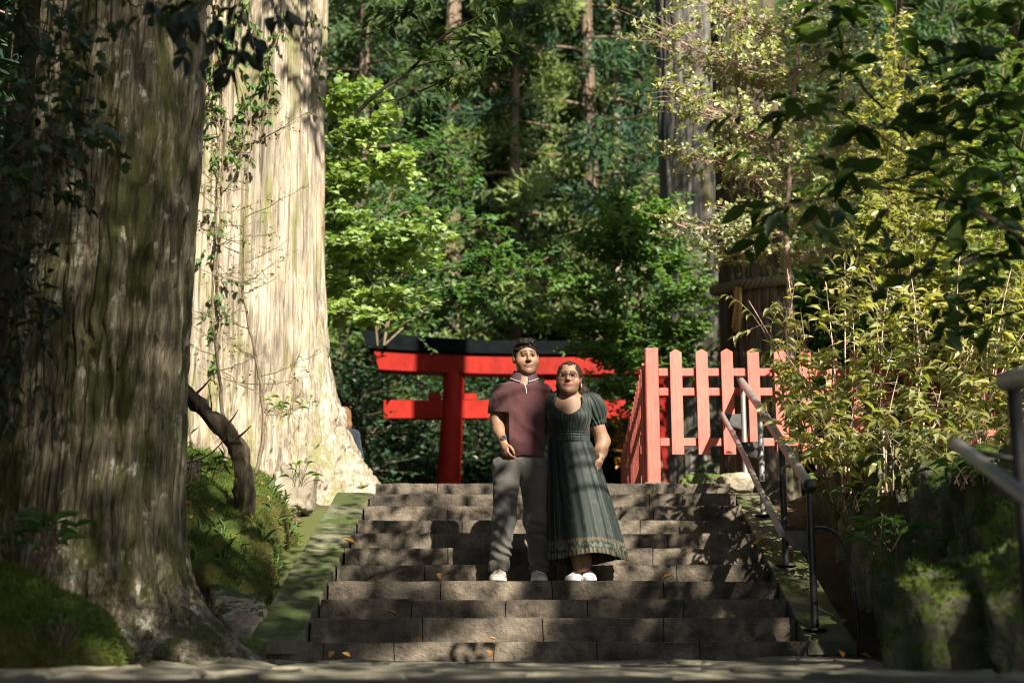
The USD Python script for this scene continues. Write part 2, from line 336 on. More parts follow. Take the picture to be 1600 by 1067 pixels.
mat_stone('earth', (.035, .027, .017), (.09, .07, .042), moss=(.035, .05, .012), up=.2, amt=.38, scale=3, bump=1.0, dist=.05, rough=1.0, spec=.1)
mat_stone('gravel_dark', (.06, .062, .06), (.22, .22, .21), scale=60, bump=1.0, dist=.02, rough=.8)
mat_leaf('moss_blade', [(.018, .034, .010), (.05, .082, .016), (.10, .14, .03), (.17, .20, .05)], trans=.25, rough=.8, spec=.1)
mat_paint('paint_red', (.25, .014, .009), (.15, .02, .014), rough=.5, grain=(9, 9, 3), bump=.25, spec=.10)
mat_paint('fence_red', (.43, .108, .084), (.26, .12, .085), rough=.55)
mat_plain('cap_black', (.004, .006, .0065), spec=.03, rough=.8, var=.4, scale=4, bump=.3)
mat_plain('steel', (.25, .25, .24), rough=.45, metallic=.5, var=.12, scale=40)
mat_plain('steel_dark', (.05, .05, .05), rough=.42, metallic=.7, var=.3, scale=20)

# ---------------------------------------------------------------- ground
def sst(a, b, x):
    t = np.clip((x - a) / (b - a), 0, 1); return t * t * (3 - 2 * t)
EDGE = [1003, 965, 936, 907, 882, 856, 833, 812, 790, 771, 755]      # the step edges, in pixels of the photograph
TREAD, Y0 = .35, 8.95
STEP = [(Y0 + TREAD * i, float(W(800, e, Y0 + TREAD * i)[2])) for i, e in enumerate(EDGE)]
TOPZ = STEP[-1][1]
def SX(u, y): return u + .03 * (y - 9.1)                              # the flight runs a little to the right
def ground_h(x, y):
    x, y = np.asarray(x, float), np.asarray(y, float)
    p = np.where(y < 4.4, np.maximum(-.25 - (4.4 - y) * .394, -3.2), 0) + np.clip((y - 9) / 3.5, 0, 1) * (TOPZ - .02) - .16
    L = np.maximum(p + .25, .3 + .95 * sst(8.5, 11.5, y)) + .25 * sst(2.0, 6, -x)
    R = p + .25 + .72 * sst(3, 7.5, y) * (1 - sst(9.5, 13, y))
    xc = .03 * (y - 9.1)
    left, right = sst(1.75, 2.35, -(x - xc)), sst(2.35, 2.8, x - xc)
    h = p * (1 - left) * (1 - right) + L * left + R * right
    h = h + .5 * np.clip(y - 34, 0, None) * sst(34, 44, y) + .30 * np.clip(np.abs(x) - 14, 0, None) * sst(2, 12, y)
    q = np.stack([x * .5, y * .5, x * 0], -1)
    return h + (meshkit.fbm(q, 4, 3) - .5) * (.14 + .8 * sst(30, 60, y)) * (1 - np.exp(-np.clip(np.abs(x) - 1.9, 0, None) * 2) * (y < 14))
gx = np.unique(np.r_[np.linspace(-70, -8, 34), np.linspace(-8, 8, 110), np.linspace(8, 70, 34)])
gy = np.unique(np.r_[np.linspace(-60, 0, 25), np.linspace(0, 20, 120), np.linspace(20, 92, 60)])
GX, GY = np.meshgrid(gx, gy, indexing='ij')
gv = np.stack([GX, GY, ground_h(GX, GY)], -1).reshape(-1, 3)
i, j = np.meshgrid(np.arange(len(gx) - 1), np.arange(len(gy) - 1), indexing='ij'); i, j = i.ravel(), j.ravel(); n_ = len(gy)
gf = np.c_[i * n_ + j, (i + 1) * n_ + j, (i + 1) * n_ + j + 1, i * n_ + j + 1]
obj('forest_floor', (gv, gf), 'earth', smooth=True, kind='structure')

def worn(lo, hi, seed, r=.012, amp=.006, edge=.06, skew=0.0, freq=7.0):
    """A hewn block: refined box, rounded edges, uneven faces."""
    lo, hi = np.asarray(lo, float), np.asarray(hi, float)
    m = mf.Manifold.cube(hi - lo).translate(lo).refine_to_length(edge).to_mesh()
    v, f = np.array(m.vert_properties[:, :3], float), np.array(m.tri_verts)
    c = np.clip(v, lo + r, hi - r)
    v = c + norm(v - c) * r
    nz = np.stack([meshkit.fbm(v * freq + 17 * k, 3, seed) for k in range(3)], 1) - .5
    return v + nz * amp * 2 + np.c_[skew * (v[:, 1] - 9.1), 0 * v[:, :2]], f
def refined(pts, seed, amp=.006, edge=.08, freq=5):
    m = mf.Manifold.hull_points(np.asarray(pts, float)).refine_to_length(edge).to_mesh()
    v = np.array(m.vert_properties[:, :3], float)
    nz = np.stack([meshkit.fbm(v * freq + 17 * k, 3, seed) for k in range(3)], 1) - .5
    return v + nz * amp * 2, np.array(m.tri_verts)

# the main flight: eleven risers of hewn blocks between two sloping curbs
JOINT = [[505, 616, 772, 933, 1094], [660, 848, 1036], [644, 790, 918, 1068], [688, 862, 1036], [664, 868, 1057], [700, 862, 1020], [678, 850, 1043], [722, 880, 1000], [700, 860, 1020], [730, 868, 1014], [684, 850, 1020]]
ST = thing('stone_staircase', 'worn brown stone staircase with mossy sloping curbs that the couple stands on', 'staircase')
for k, ((y, z), js) in enumerate(zip(STEP, JOINT)):
    x0, x1 = (SX(-1.66, y), SX(2.13, y)) if k == 0 else (SX(-1.30, y), SX(1.815, y))
    xs = [x0] + [XA(q, y, z) for q in js] + [x1]
    rg = random.Random(k)
    for a, b in zip(xs[:-1], xs[1:]):
        dz, dy = rg.uniform(-.003, .003), rg.uniform(-.004, .004)
        back = 1.2 if k == 10 else .42
        obj('stone_block', worn((a + .0012, y + dy, (STEP[k - 1][1] if k else -.05) - .05), (b - .0012, y + back, z + dz), k * 10 + len(js), r=.007, amp=.009), 'step_stone', ST, smooth=50)
def curb_z(y): return .165 + (y - 9.0) * (1.405 - .165) / (12.38 - 9.0)
for (ua, ub, cuts, side) in ((-1.62, -1.315, [8.93, 9.95, 10.75, 11.7, 12.75], 'l'), (1.825, 2.11, [8.93, 10.05, 11.25, 12.75], 'r')):
    for k, (a, b) in enumerate(zip(cuts[:-1], cuts[1:])):
        pts = []
        for y in ([a + .002, b - .002] if b < 12.5 else [a + .002, 12.38, b]):
            z = curb_z(min(y, 12.38))
            pts += [(SX(u, y), y, zz) for u in (ua, ub) for zz in (z - .006, z - .42 if y > 9.3 else .06)] + [(SX(u, y), y, z) for u in (ua + .008, ub - .008)]
        obj('curb_slab', refined(pts, 40 + k, amp=.006), 'curb_stone', ST, smooth=40)
# the stone channel beside the left curb
CH = thing('side_channel', 'mossy sloping stone channel between the left curb and the green bank', 'channel')
for k, (a, b) in enumerate(((9.55, 10.4), (10.41, 11.3), (11.31, 12.3), (12.31, 13.2))):
    pts = [(SX(u, y), y, curb_z(min(y, 12.6)) - .13 - dz) for y in (a, b) for u in (-2.05, -1.628) for dz in (0, .3)]
    obj('channel_slab', refined(pts, 60 + k, amp=.014, freq=4), 'gutter_stone', CH, smooth=40)

# the paved landing between the two flights
LD = setting('landing')
rg = np.random.default_rng(5)
from scipy.spatial import Voronoi
import shapely
sites = []
for r, y in enumerate(np.arange(4.1, 9.4, .42)):
    off = rg.uniform(0, .6)
    for x in np.arange(-4.2, 4.2, .62):
        sites.append((x + off + rg.uniform(-.17, .17), y + rg.uniform(-.13, .13)))
vor = Voronoi(np.array(sites))
clip = shapely.Polygon([(-1.95, 4.42), (-1.75, 8.94), (2.2, 8.94), (1.75, 4.42)])
for k, rgn in enumerate(vor.point_region):
    reg = vor.regions[rgn]
    if -1 in reg or not len(reg): continue
    pg = shapely.Polygon(vor.vertices[reg]).intersection(clip).buffer(-.010)
    if pg.is_empty or pg.area < .02 or pg.geom_type != 'Polygon': continue
    cxy = np.array(pg.centroid.coords[0]); side = float(sst(.5, 1.5, abs(cxy[0] - .15)))
    top = rg.uniform(-.012, .008) + .022; tilt = rg.normal(size=2) * (.012 + .03 * side)
    inner = pg.buffer(-.02)
    if inner.is_empty or inner.geom_type != 'Polygon': continue
    P3 = [(x, y, -.12) for x, y in pg.exterior.coords] + [(x, y, top - .022 + tilt @ (np.array((x, y)) - cxy)) for x, y in pg.exterior.coords] + [(x, y, top + tilt @ (np.array((x, y)) - cxy)) for x, y in inner.exterior.coords]
    obj('paving_stone', refined(P3, k, amp=.010 + .02 * side, edge=.10, freq=6), 'paving', LD, smooth=35)
obj('bedding', rbox((3.9, 4.5, .1), (.1, 6.68, -.085)), 'earth', LD)
# the flight below the landing, that the viewer stands on
LS = thing('lower_staircase', 'dark stone step edge along the very bottom below the paving', 'staircase')
for k in range(9):
    y = 4.40 - k * .36
    obj('stone_block', worn((-1.75, y - .36 - .02, -.139 * k - .30), (0.1, y + .0, -.139 * k + (.026 if k == 0 else 0)), 90 + k, edge=.12), 'step_stone', LS, smooth=50)
    obj('stone_block', worn((.106, y - .36 - .02, -.139 * k - .30), (1.55, y + .0, -.139 * k + (.026 if k == 0 else 0)), 99 + k, edge=.12), 'step_stone', LS, smooth=50)

# gravel strip on the right, between curb and rock wall
def strip(xa, xb, ys, zf, nx=10):
    ys = np.asarray(ys); u = np.linspace(0, 1, nx)
    V = np.array([[(xa(y) * (1 - t) + xb(y) * t, y, zf(y, t)) for t in u] for y in ys]).reshape(-1, 3)
    i, j = np.meshgrid(np.arange(len(ys) - 1), np.arange(nx - 1), indexing='ij'); i, j = i.ravel(), j.ravel()
    return V, np.c_[i * nx + j, i * nx + j + 1, (i + 1) * nx + j + 1, (i + 1) * nx + j]
GS = thing('gravel_strip', 'dark grey gravel gutter between the right curb and the mossy wall', 'gravel', kind='stuff')
gz = lambda y, t: max(-.02, (y - 9.4) * .36) - .02 + .05 * abs(t - .5)
gsv, gsf = strip(lambda y: SX(2.08, y), lambda y: SX(2.75, y), np.linspace(5.0, 13, 70), gz)
obj('gravel_bed', (gsv, gsf), 'gravel_dark', GS, smooth=True)
rg = np.random.default_rng(8)
tri = np.vstack([gsf[:, [0, 1, 2]], gsf[:, [0, 2, 3]]])
pp, nn = scatter(gsv, tri, 5200, rg)
pb = trimesh.creation.icosphere(0); A = Acc()
sz = rg.uniform(.006, .016, len(pp))
vv = pp[:, None] + pb.vertices[None] * (sz[:, None, None] * rg.uniform(.6, 1.3, (len(pp), 1, 3)))
obj('pebbles', (vv.reshape(-1, 3), (pb.faces[None] + (np.arange(len(pp)) * len(pb.vertices))[:, None, None]).reshape(-1, 3)), 'gravel_dark', GS)

# ---------------------------------------------------------------- banks, mounds and rocks
_ico = {n: trimesh.creation.icosphere(n) for n in (2, 3, 4, 5)}
def rock(c, r, seed, n=4, amp=.35, freq=1.6, sq=.7, rz=0.0, tilt=0.0):
    d = np.array(_ico[n].vertices)
    p = np.sign(d) * np.abs(d) ** sq; p /= np.maximum(np.abs(p).max(1, keepdims=True), np.linalg.norm(p, axis=1, keepdims=True) * .8)
    rr = 1 + amp * (meshkit.fbm(d * freq + seed * 7.7, 5, seed) - .5) * 2 + .06 * (meshkit.fbm(d * 7 + seed, 3, seed) - .5)
    v = p * rr[:, None] * np.asarray(r)
    if tilt: v = v @ rot((1, 0, 0), tilt).T
    if rz: v = v @ rot((0, 0, 1), rz).T
    return v + np.asarray(c), np.array(_ico[n].faces)
def moss_blades(v, f, n, rng, up=.5, L=(.018, .05), hang=.0, w=.015):
    p, nn = scatter(v, f, n, rng, up)
    # moss grows in patches
    keep = meshkit.fbm(p * 3.5, 3, 5) + .25 * nn[:, 2] > .47
    p, nn = p[keep], nn[keep]
    d = nn * .7 + rng.normal(size=p.shape) * .55 + np.array([0, 0, .25 - hang])
    l = rng.uniform(*L, len(p))
    return place(L_NEED, p, d, rnd_dirs(rng, len(p)), l, rng.uniform(.6, 1.4, len(p)) * w)
def lump(name, label, cat, blobs, seed, h=.035, amp=.13, k=.18, blades=9000, matn='moss_soil', freq=2.6, L=(.02, .06), hang=.1, floor=-.3):
    """Mossy earth: a union of rounded masses with noise, and moss standing off it."""
    b = np.array([np.r_[c, r] for c, r in blobs])
    def fun(p):
        d = None
        for q in b:
            e = sd_ell(p, q[:3], q[3:]); d = e if d is None else smin(d, e, k)
        return d + amp * (meshkit.fbm(p * freq, 4, seed) - .5) * 2 + .035 * (meshkit.fbm(p * 13, 3, seed + 9) - .5) * 2
    lo, hi = (b[:, :3] - b[:, 3:]).min(0) - .25, (b[:, :3] + b[:, 3:]).max(0) + .25
    lo[2] = max(lo[2], floor)
    v, f = surface_nets(fun, lo, hi, h)
    t = thing(name, label, cat)
    obj('soil', (v, f), matn, t, smooth=True)
    if blades:
        obj('moss', moss_blades(v, f, blades, np.random.default_rng(seed), L=L, hang=hang), 'moss_blade', t, kind='stuff')
    return t, v, f
BANK, bankv, bankf = lump('mossy_bank', 'steep green mossy bank between the left trunk and the stairs', 'bank',
     [((-2.65, 10.7, .45), (.86, 1.2, .95)), ((-2.85, 12.1, 1.0), (1.02, 1.0, .72)), ((-2.12, 9.75, .25), (.42, .5, .62)), ((-2.0, 10.35, .45), (.33, .45, .55)), ((-2.1, 11.3, .75), (.40, .55, .65)), ((-3.6, 10.5, .6), (1.0, 1.6, 1.0))], 3, blades=42000)
MOUND, mv_, mf_ = lump('mossy_mound', 'dark green mossy mound at the foot of the near left trunk', 'mound',
     [((-2.42, 6.6, .02), (.55, .6, .46)), ((-2.0, 6.35, -.02), (.28, .4, .33)), ((-2.85, 6.4, .05), (.6, .7, .5)), ((-1.78, 6.2, -.08), (.2, .3, .22)), ((-3.1, 7.0, .15), (.7, .7, .55))], 11, h=.028, blades=42000, L=(.014, .04), amp=.17)
# the rock wall along the right
RW = thing('mossy_rock_wall', 'dark mossy wall of upright rocks under the leafy bush on the right', 'rock wall')
rg = np.random.default_rng(21)
yy = 7.3
wall_v = []
while yy < 12.9:
    wdt = rg.uniform(.17, .30)
    for lev in range(2):
        base = max(0, (yy - 9.4) * .33)
        hz = rg.uniform(.34, .5) if lev == 0 else rg.uniform(.24, .4)
        zc = base + (.25 if lev == 0 else .85) + rg.uniform(-.06, .06)
        c = (SX(2.70 + (.12 if lev else 0) + rg.uniform(-.06, .06), yy), yy + (.1 if lev else 0), min(zc, 1.35))
        v, f = rock(c, (.26, wdt * .92, hz), int(yy * 100) + lev, n=4, amp=.42, rz=rg.uniform(-.3, .3), tilt=rg.uniform(-.12, .12))
        obj('stone', (v, f), 'mossy_rock', RW, smooth=True); wall_v.append((v, f))
    yy += wdt * 1.75
A = Acc()
for v, f in wall_v: A.add(v, f)
wv, wf = A.get()
obj('moss', moss_blades(wv, wf, 15000, np.random.default_rng(4), up=.6, L=(.015, .04), hang=.2), 'moss_blade', RW, kind='stuff')
rr = [((1.80, 6.0, .06), (.21, .24, .30), 'rounded mossy boulder in the bottom right corner, nearest the gravel'),
      ((2.12, 5.8, .16), (.24, .28, .34), 'larger mossy boulder at the right edge beside the near rail'),
      ((1.93, 6.45, .22), (.20, .18, .22), 'bare-topped dark boulder above the bottom right mossy boulders'),
      ((2.36, 6.4, .30), (.26, .26, .40), 'mossy boulder at the right edge below the dark rock wall')]
for k, (c, r, lb) in enumerate(rr):
    t = thing('mossy_boulder', lb, 'boulder')
    v, f = rock(c, r, 70 + k, n=5, amp=.42, freq=1.9)
    obj('stone', (v, f), 'mossy_rock', t, smooth=True)
    obj('moss', moss_blades(v, f, 5200, np.random.default_rng(k), up=.35, L=(.012, .034), hang=.25), 'moss_blade', t, kind='stuff')
def single_rock(name, label, c, r, seed, matn, n=4, amp=.3, rz=0, tilt=0, freq=1.6):
    p = obj(name, rock(c, r, seed, n, amp, freq, rz=rz, tilt=tilt), matn, smooth=True, label=label, cat='rock'); return p
single_rock('boulder', 'brown bare boulder wedged beside the foot of the left curb', (-1.83, 9.42, .25), (.19, .24, .22), 5, 'grey_rock', rz=.4, tilt=.3)
single_rock('boulder', 'small green stone at the lower left end of the bottom step', (-1.62, 8.75, .05), (.13, .1, .10), 6, 'mossy_rock')
single_rock('flat_stone', 'low flat moss-covered stone under the fence at the top of the stairs', (SX(1.62, 12.95), 12.95, TOPZ + .03), (.20, .14, .10), 7, 'mossy_rock')
single_rock('flat_stone', 'pale bare stone at the top right corner of the stairs', (SX(1.90, 12.8), 12.8, TOPZ + .03), (.14, .12, .10), 8, 'pale_rock', rz=.3)
obj('fence_footing', worn((SX(1.07, 12.7), 12.62, TOPZ - .05), (SX(1.30, 12.7), 12.92, TOPZ + .035), 12, r=.02), 'step_stone', smooth=50, label='squared stone footing under the red corner fence post', cat='stone')
single_rock('boulder', 'sunlit pale boulder on the bank in front of the bright trunk', (-1.86, 12.2, 1.38), (.17, .24, .24), 9, 'pale_rock', n=4, amp=.35)
single_rock('boulder', 'small grey stone half buried in the moss beside the leaning stump', (-2.42, 10.35, 1.36), (.13, .12, .09), 10, 'grey_rock')
# ---------------------------------------------------------------- big trunks
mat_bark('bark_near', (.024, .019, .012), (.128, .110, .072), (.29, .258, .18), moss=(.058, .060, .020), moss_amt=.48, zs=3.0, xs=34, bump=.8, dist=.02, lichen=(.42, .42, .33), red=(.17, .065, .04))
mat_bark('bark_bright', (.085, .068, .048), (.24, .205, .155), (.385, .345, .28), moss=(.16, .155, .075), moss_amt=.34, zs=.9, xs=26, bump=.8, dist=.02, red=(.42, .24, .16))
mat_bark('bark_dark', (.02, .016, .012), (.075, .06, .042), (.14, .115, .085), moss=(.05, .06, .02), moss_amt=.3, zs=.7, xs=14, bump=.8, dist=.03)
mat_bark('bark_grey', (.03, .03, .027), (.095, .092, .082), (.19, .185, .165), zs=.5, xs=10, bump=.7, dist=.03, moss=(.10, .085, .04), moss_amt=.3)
mat_bark('bark_brown', (.05, .034, .024), (.125, .092, .068), (.21, .165, .125), zs=.8, xs=12, bump=.6)
mat_bark('bark_pale', (.12, .095, .07), (.28, .235, .18), (.42, .37, .30), zs=2.0, xs=12, bump=.5)
mat_bark('twig', (.05, .036, .024), (.13, .10, .065), (.22, .18, .12), zs=8, xs=20, bump=.3)
mat_bark('twig_pink', (.20, .12, .09), (.40, .28, .22), (.55, .42, .35), zs=8, xs=20, bump=.3)
mat_bark('twig_pale', (.25, .27, .20), (.45, .46, .36), (.6, .6, .5), zs=8, xs=20, bump=.3)
mat_bark('twig_black', (.012, .009, .007), (.03, .022, .016), (.06, .045, .03), zs=8, xs=20, bump=.3)

def trunk_mesh(c, z, rfun, nth=200, face=-math.pi / 2, dense=.72, crack=.03, fx=6.5, fz=.8, rough=.02, seed=0, lean=(0, 0)):
    """A trunk of bark ridges: radius rfun(theta, z), long cracks cut in; columns are closer on the side that faces the path."""
    u = np.linspace(-1, 1, nth, endpoint=False)
    th = face + math.pi * (dense * u + (1 - dense) * u ** 3 * 1.0 + 0) / 1.0
    th = face + math.pi * (u * (1 - (1 - dense)) + (1 - dense) * u ** 5)
    Z, T = np.meshgrid(z, th, indexing='ij')
    R = rfun(T, Z)
    p = np.stack([np.cos(T) * R, np.sin(T) * R, Z], -1)
    q = np.stack([np.cos(T) * R * fx, np.sin(T) * R * fx, Z * fz], -1)
    wq = (meshkit.fbm(q * np.array([.35, .35, 2.2]), 3, seed + 5) - .5)[..., None] * .75
    q = q + wq * np.array([1, 1, .0])
    def cr(q, wd, s):
        n = meshkit.fbm(q, 2, s); return np.exp(-np.abs((n - .5) / wd) ** 1.4)
    d = -crack * cr(q, .045, seed) - crack * .6 * cr(q * 2.1 + 9, .05, seed + 1) * (meshkit.noise(q * .4, seed + 3) > .35)
    d = d + rough * (meshkit.fbm(q * 1.4, 4, seed + 2) - .5) * 2 + rough * .6 * (meshkit.fbm(q * np.array([3.5, 3.5, 6]), 3, seed + 4) - .5) * 2
    R2 = R + d
    v = np.stack([c[0] + np.cos(T) * R2 + lean[0] * (Z - z[0]), c[1] + np.sin(T) * R2 + lean[1] * (Z - z[0]), Z], -1).reshape(-1, 3)
    n = nth
    i, j = np.meshgrid(np.arange(len(z) - 1), np.arange(n), indexing='ij'); i, j = i.ravel(), j.ravel(); j2 = (j + 1) % n
    return v, np.c_[i * n + j, i * n + j2, (i + 1) * n + j2, (i + 1) * n + j]
def lobe(T, a, w): return np.exp(-((np.mod(T - a + math.pi, 2 * math.pi) - math.pi) / w) ** 2)

def r_near(T, Z):
    r = .50 + .012 * np.cos(3 * T + .5) + .02 * np.cos(5 * T + 1.2) + .03 * np.exp(-((Z - 3.2) / 2.5) ** 2) * 0
    h = np.clip(Z + .1, 0, None)
    r = r + .05 * np.exp(-h / .9)
    r = r + .64 * np.exp(-(h / .36) ** 1.6) * lobe(T, -.35, .62) + .5 * np.exp(-(h / .30) ** 1.3) * lobe(T, -1.25, .33)
    r = r + .45 * np.exp(-h / .35) * lobe(T, -1.75, .30) + .30 * np.exp(-h / .9) * lobe(T, -2.6, .5) + .3 * np.exp(-h / .5) * lobe(T, .5, .5)
    return r
NT = thing('giant_cedar', 'massive near cedar trunk at the left, bark dark and mossy with a root flare', 'tree')
zz = np.r_[np.linspace(-.15, 4.6, 400), np.linspace(4.7, 19, 40)]
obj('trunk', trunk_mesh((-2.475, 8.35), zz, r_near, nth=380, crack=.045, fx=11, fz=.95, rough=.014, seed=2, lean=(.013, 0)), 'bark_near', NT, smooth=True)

def r_bright(T, Z):
    h = np.clip(Z - 1.2, 0, None)
    r = 1.03 + .02 * np.cos(4 * T) + .015 * np.cos(9 * T + 1) - .006 * h
    r = r + .08 * np.exp(-h / 1.2) + .90 * np.exp(-np.clip(h - .15, 0, None) / .75) * lobe(T, -.12, .50) + .25 * np.exp(-h / .55) * lobe(T, -.7, .25) + .42 * np.exp(-h / .5) * lobe(T, -1.35, .32) + .3 * np.exp(-h / .8) * lobe(T, -2.3, .4)
    return r - .10 * np.exp(-h / .9) * lobe(T, -.98, .07)
BT = thing('giant_cedar', 'huge pale sunlit cedar trunk behind the near trunk, left of the stairs', 'tree')
zz = np.r_[np.linspace(1.0, 7.4, 330), np.linspace(7.6, 22, 40)]
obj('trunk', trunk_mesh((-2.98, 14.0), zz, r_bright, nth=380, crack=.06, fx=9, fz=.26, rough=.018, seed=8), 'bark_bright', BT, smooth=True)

RT = thing('cedar_tree', 'dark shaded cedar trunk girdled by a straw rope behind the red fence', 'tree')
RTX = XA(1175, 16.0, 4)
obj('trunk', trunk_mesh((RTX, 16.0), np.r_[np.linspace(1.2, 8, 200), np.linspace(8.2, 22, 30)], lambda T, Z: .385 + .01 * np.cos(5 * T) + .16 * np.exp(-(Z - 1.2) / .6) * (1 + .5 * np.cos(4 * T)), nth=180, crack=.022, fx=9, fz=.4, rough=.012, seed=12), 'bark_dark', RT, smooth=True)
GT = thing('cedar_tree', 'thick grey cedar trunk streaked vertically, seen between leaves behind the roped trunk', 'tree')
GTX = XA(1092, 24.0, 6)
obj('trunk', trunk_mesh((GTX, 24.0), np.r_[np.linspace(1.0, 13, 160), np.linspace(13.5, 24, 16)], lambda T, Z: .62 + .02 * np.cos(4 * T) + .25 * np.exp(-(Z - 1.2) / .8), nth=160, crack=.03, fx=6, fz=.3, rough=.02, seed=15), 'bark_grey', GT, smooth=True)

# the straw rope round the shaded trunk
mat_plain('straw', (.13, .115, .08), rough=.9, spec=.1, var=.35, scale=60, bump=.8)
mat_plain('straw_gold', (.30, .20, .08), rough=.9, spec=.1, var=.3, scale=60, bump=.8)
RZ = float(W(1160, 432, 15.6)[2])
t = thing('straw_rope', 'twisted straw rope with a hanging tassel tied around the dark trunk', 'rope')
a = np.linspace(0, 2 * math.pi, 420)
for k in range(3):
    ph = a * 17 + k * 2 * math.pi / 3
    rr_ = .425 + .036 * np.cos(ph)
    p = np.c_[RTX + np.cos(a) * rr_, 16.0 + np.sin(a) * rr_, RZ + .036 * np.sin(ph) + .10 * np.cos(a - .9)]
    obj('strand', tube(p, .029, 8, cap=False), 'straw', t, smooth=True)
tp = np.array([RTX - .24, 15.56, RZ - .14])
A = Acc(); rg = np.random.default_rng(2)
for k in range(26):
    o = np.r_[rg.normal(size=2) * .017, 0]; e = o * 1.2 + np.r_[rg.normal(size=2) * .01 + [-.03, 0], -.46 + rg.uniform(-.06, .04)]
    A.add(tube([tp + o, tp + (o + e) / 2 + [0.01, 0, 0], tp + e], [.014, .013, .008], 5))
obj('tassel', A.get(), 'straw_gold', t, smooth=True)

# ---------------------------------------------------------------- the red gate
TY = 24.0
def tz(py): return float(W(800, py, TY)[2])
def tx(px, py): return float(W(px, py, TY)[0])
TG = thing('torii_gate', 'bright red shrine gate with a curved black-capped lintel beyond the stairs', 'gate')
XC = tx(868, 600); HS = XC - tx(707, 620)
def swept(x0, x1, bot, top, d, n=40, s0=0, s1=0):
    """A beam from x0 to x1 (ends slanted by s0, s1) with lower and upper edge given as functions of x."""
    u = np.linspace(0, 1, n); rows = []
    for t_ in u:
        xb, xt = x0 + s0 + (x1 - s1 - x0 - s0) * t_, x0 + (x1 - x0) * t_
        b, e = bot(xb), top(xt); c = .012
        rows.append([(xb, TY - d / 2 + c, b), (xb, TY - d / 2, b + c), (xt, TY - d / 2, e - c), (xt, TY - d / 2 + c, e), (xt, TY + d / 2 - c, e), (xt, TY + d / 2, e - c), (xb, TY + d / 2, b + c), (xb, TY + d / 2 - c, b)])
    v = np.array(rows).reshape(-1, 3); k = 8
    i, j = np.meshgrid(np.arange(n - 1), np.arange(k), indexing='ij'); i, j = i.ravel(), j.ravel(); j2 = (j + 1) % k
    f = np.vstack([np.c_[i * k + j, (i + 1) * k + j, (i + 1) * k + j2], np.c_[i * k + j, (i + 1) * k + j2, i * k + j2]])
    caps = [(0, q, q + 1) for q in range(1, 7)] + [((n - 1) * k, (n - 1) * k + q + 1, (n - 1) * k + q) for q in range(1, 7)]
    return v, np.vstack([f, caps])
def curve(pc, pe, xe):
    zc, ze = tz(pc), tz(pe)
    return lambda x: zc + (ze - zc) * np.clip(abs(x - XC) / xe, 0, 1.2) ** 2.3
xe = XC - tx(585, 560); xcap = XC - tx(565, 530)
obj('lintel', swept(XC - xe, XC + xe, curve(588, 580, xe), curve(558, 549, xe), .34, s0=.10, s1=.10), 'paint_red', TG, smooth=30)
obj('black_cap', swept(XC - xcap, XC + xcap, lambda x: curve(558, 549, xe)(x) + .003, curve(537, 519, xcap), .46, s0=.14, s1=.14), 'cap_black', TG, smooth=30)
xn = XC - tx(600, 640)
obj('tie_beam', swept(XC - xn, XC + xn, lambda x: tz(655), lambda x: tz(626), .17, n=6), 'paint_red', TG, smooth=30)
for s in (-1, 1):
    zt, zb = tz(584), .9
    n = 14; zs_ = np.linspace(zb, zt, n); lean = .042
    xs_ = XC + s * (HS - lean * (zs_ - tz(640)))
    obj('post', tube(np.c_[xs_, np.full(n, TY), zs_], np.linspace(.225, .178, n), 40), 'paint_red', TG, smooth=40)
    xm = XC + s * HS
    for q in (-1, 1):
        wx = .215
        obj('wedge', rbox((wx, .13, .115), (xm + q * (.195 + wx / 2), TY, tz(626) + .0605), .01), 'paint_red', TG, smooth=30)
obj('centre_strut', rbox((.40, .12, tz(588) - tz(626) - .006), (XC, TY, (tz(588) + tz(626)) / 2), .012), 'paint_red', TG, smooth=30)

# ---------------------------------------------------------------- the red fence
FY = 12.98
FX = XA(1019, FY, 2.2)
def fz_(py): return float(W(1019, py, FY)[2])
def picket(xc, yc, z0, z1, turn, rg):
    w, d = .108, .034
    pts = [(sx * w / 2, sy * d / 2, z) for sx in (-1, 1) for sy in (-1, 1) for z in (z0, z1 - .030)] + [(sx * .004, sy * d / 2, z1) for sx in (-1, 1) for sy in (-1, 1)]
    p = np.array(pts); p[:, 0] += rg.uniform(-.006, .006) * (p[:, 2] - z0)
    if turn: p = p[:, [1, 0, 2]]
    m = mf.Manifold.hull_points(p + np.array([xc, yc, 0])).to_mesh()
    return np.array(m.vert_properties[:, :3]), np.array(m.tri_verts)
rg = random.Random(3)
FA = thing('picket_fence', 'red wooden picket fence facing the stairs, running right behind the leafy bush', 'fence', group=None)
obj('post', rbox((.122, .122, fz_(545) - TOPZ - .035), (FX, FY, (fz_(545) + TOPZ + .035) / 2), .01), 'fence_red', FA)
for k in range(22):
    obj('picket', picket(FX + .228 + k * .2385 + rg.uniform(-.006, .006), FY - .045, fz_(711), fz_(548) + rg.uniform(-.01, .01), False, rg), 'fence_red', FA)
for py in (582, 612.5, 691):
    obj('rail', rbox((5.4, .045, .076), (FX + .061 + 2.703, FY, fz_(py)), .006), 'fence_red', FA)
for k in (1, 2):
    obj('post', rbox((.10, .10, fz_(560) - TOPZ + .2), (FX + k * 2.5 + .05, FY + .085, (fz_(560) + TOPZ - .2) / 2), .01), 'fence_red', FA)
FB = thing('picket_fence', 'red picket fence seen end-on, running away from the corner post beside the path', 'fence')
for k in range(21):
    y = FY + .24 + k * .2385
    obj('picket', picket(FX - .05 + .008 * k, y, TOPZ + .08, fz_(560) - .055 * k * .2385, True, rg), 'fence_red', FB)
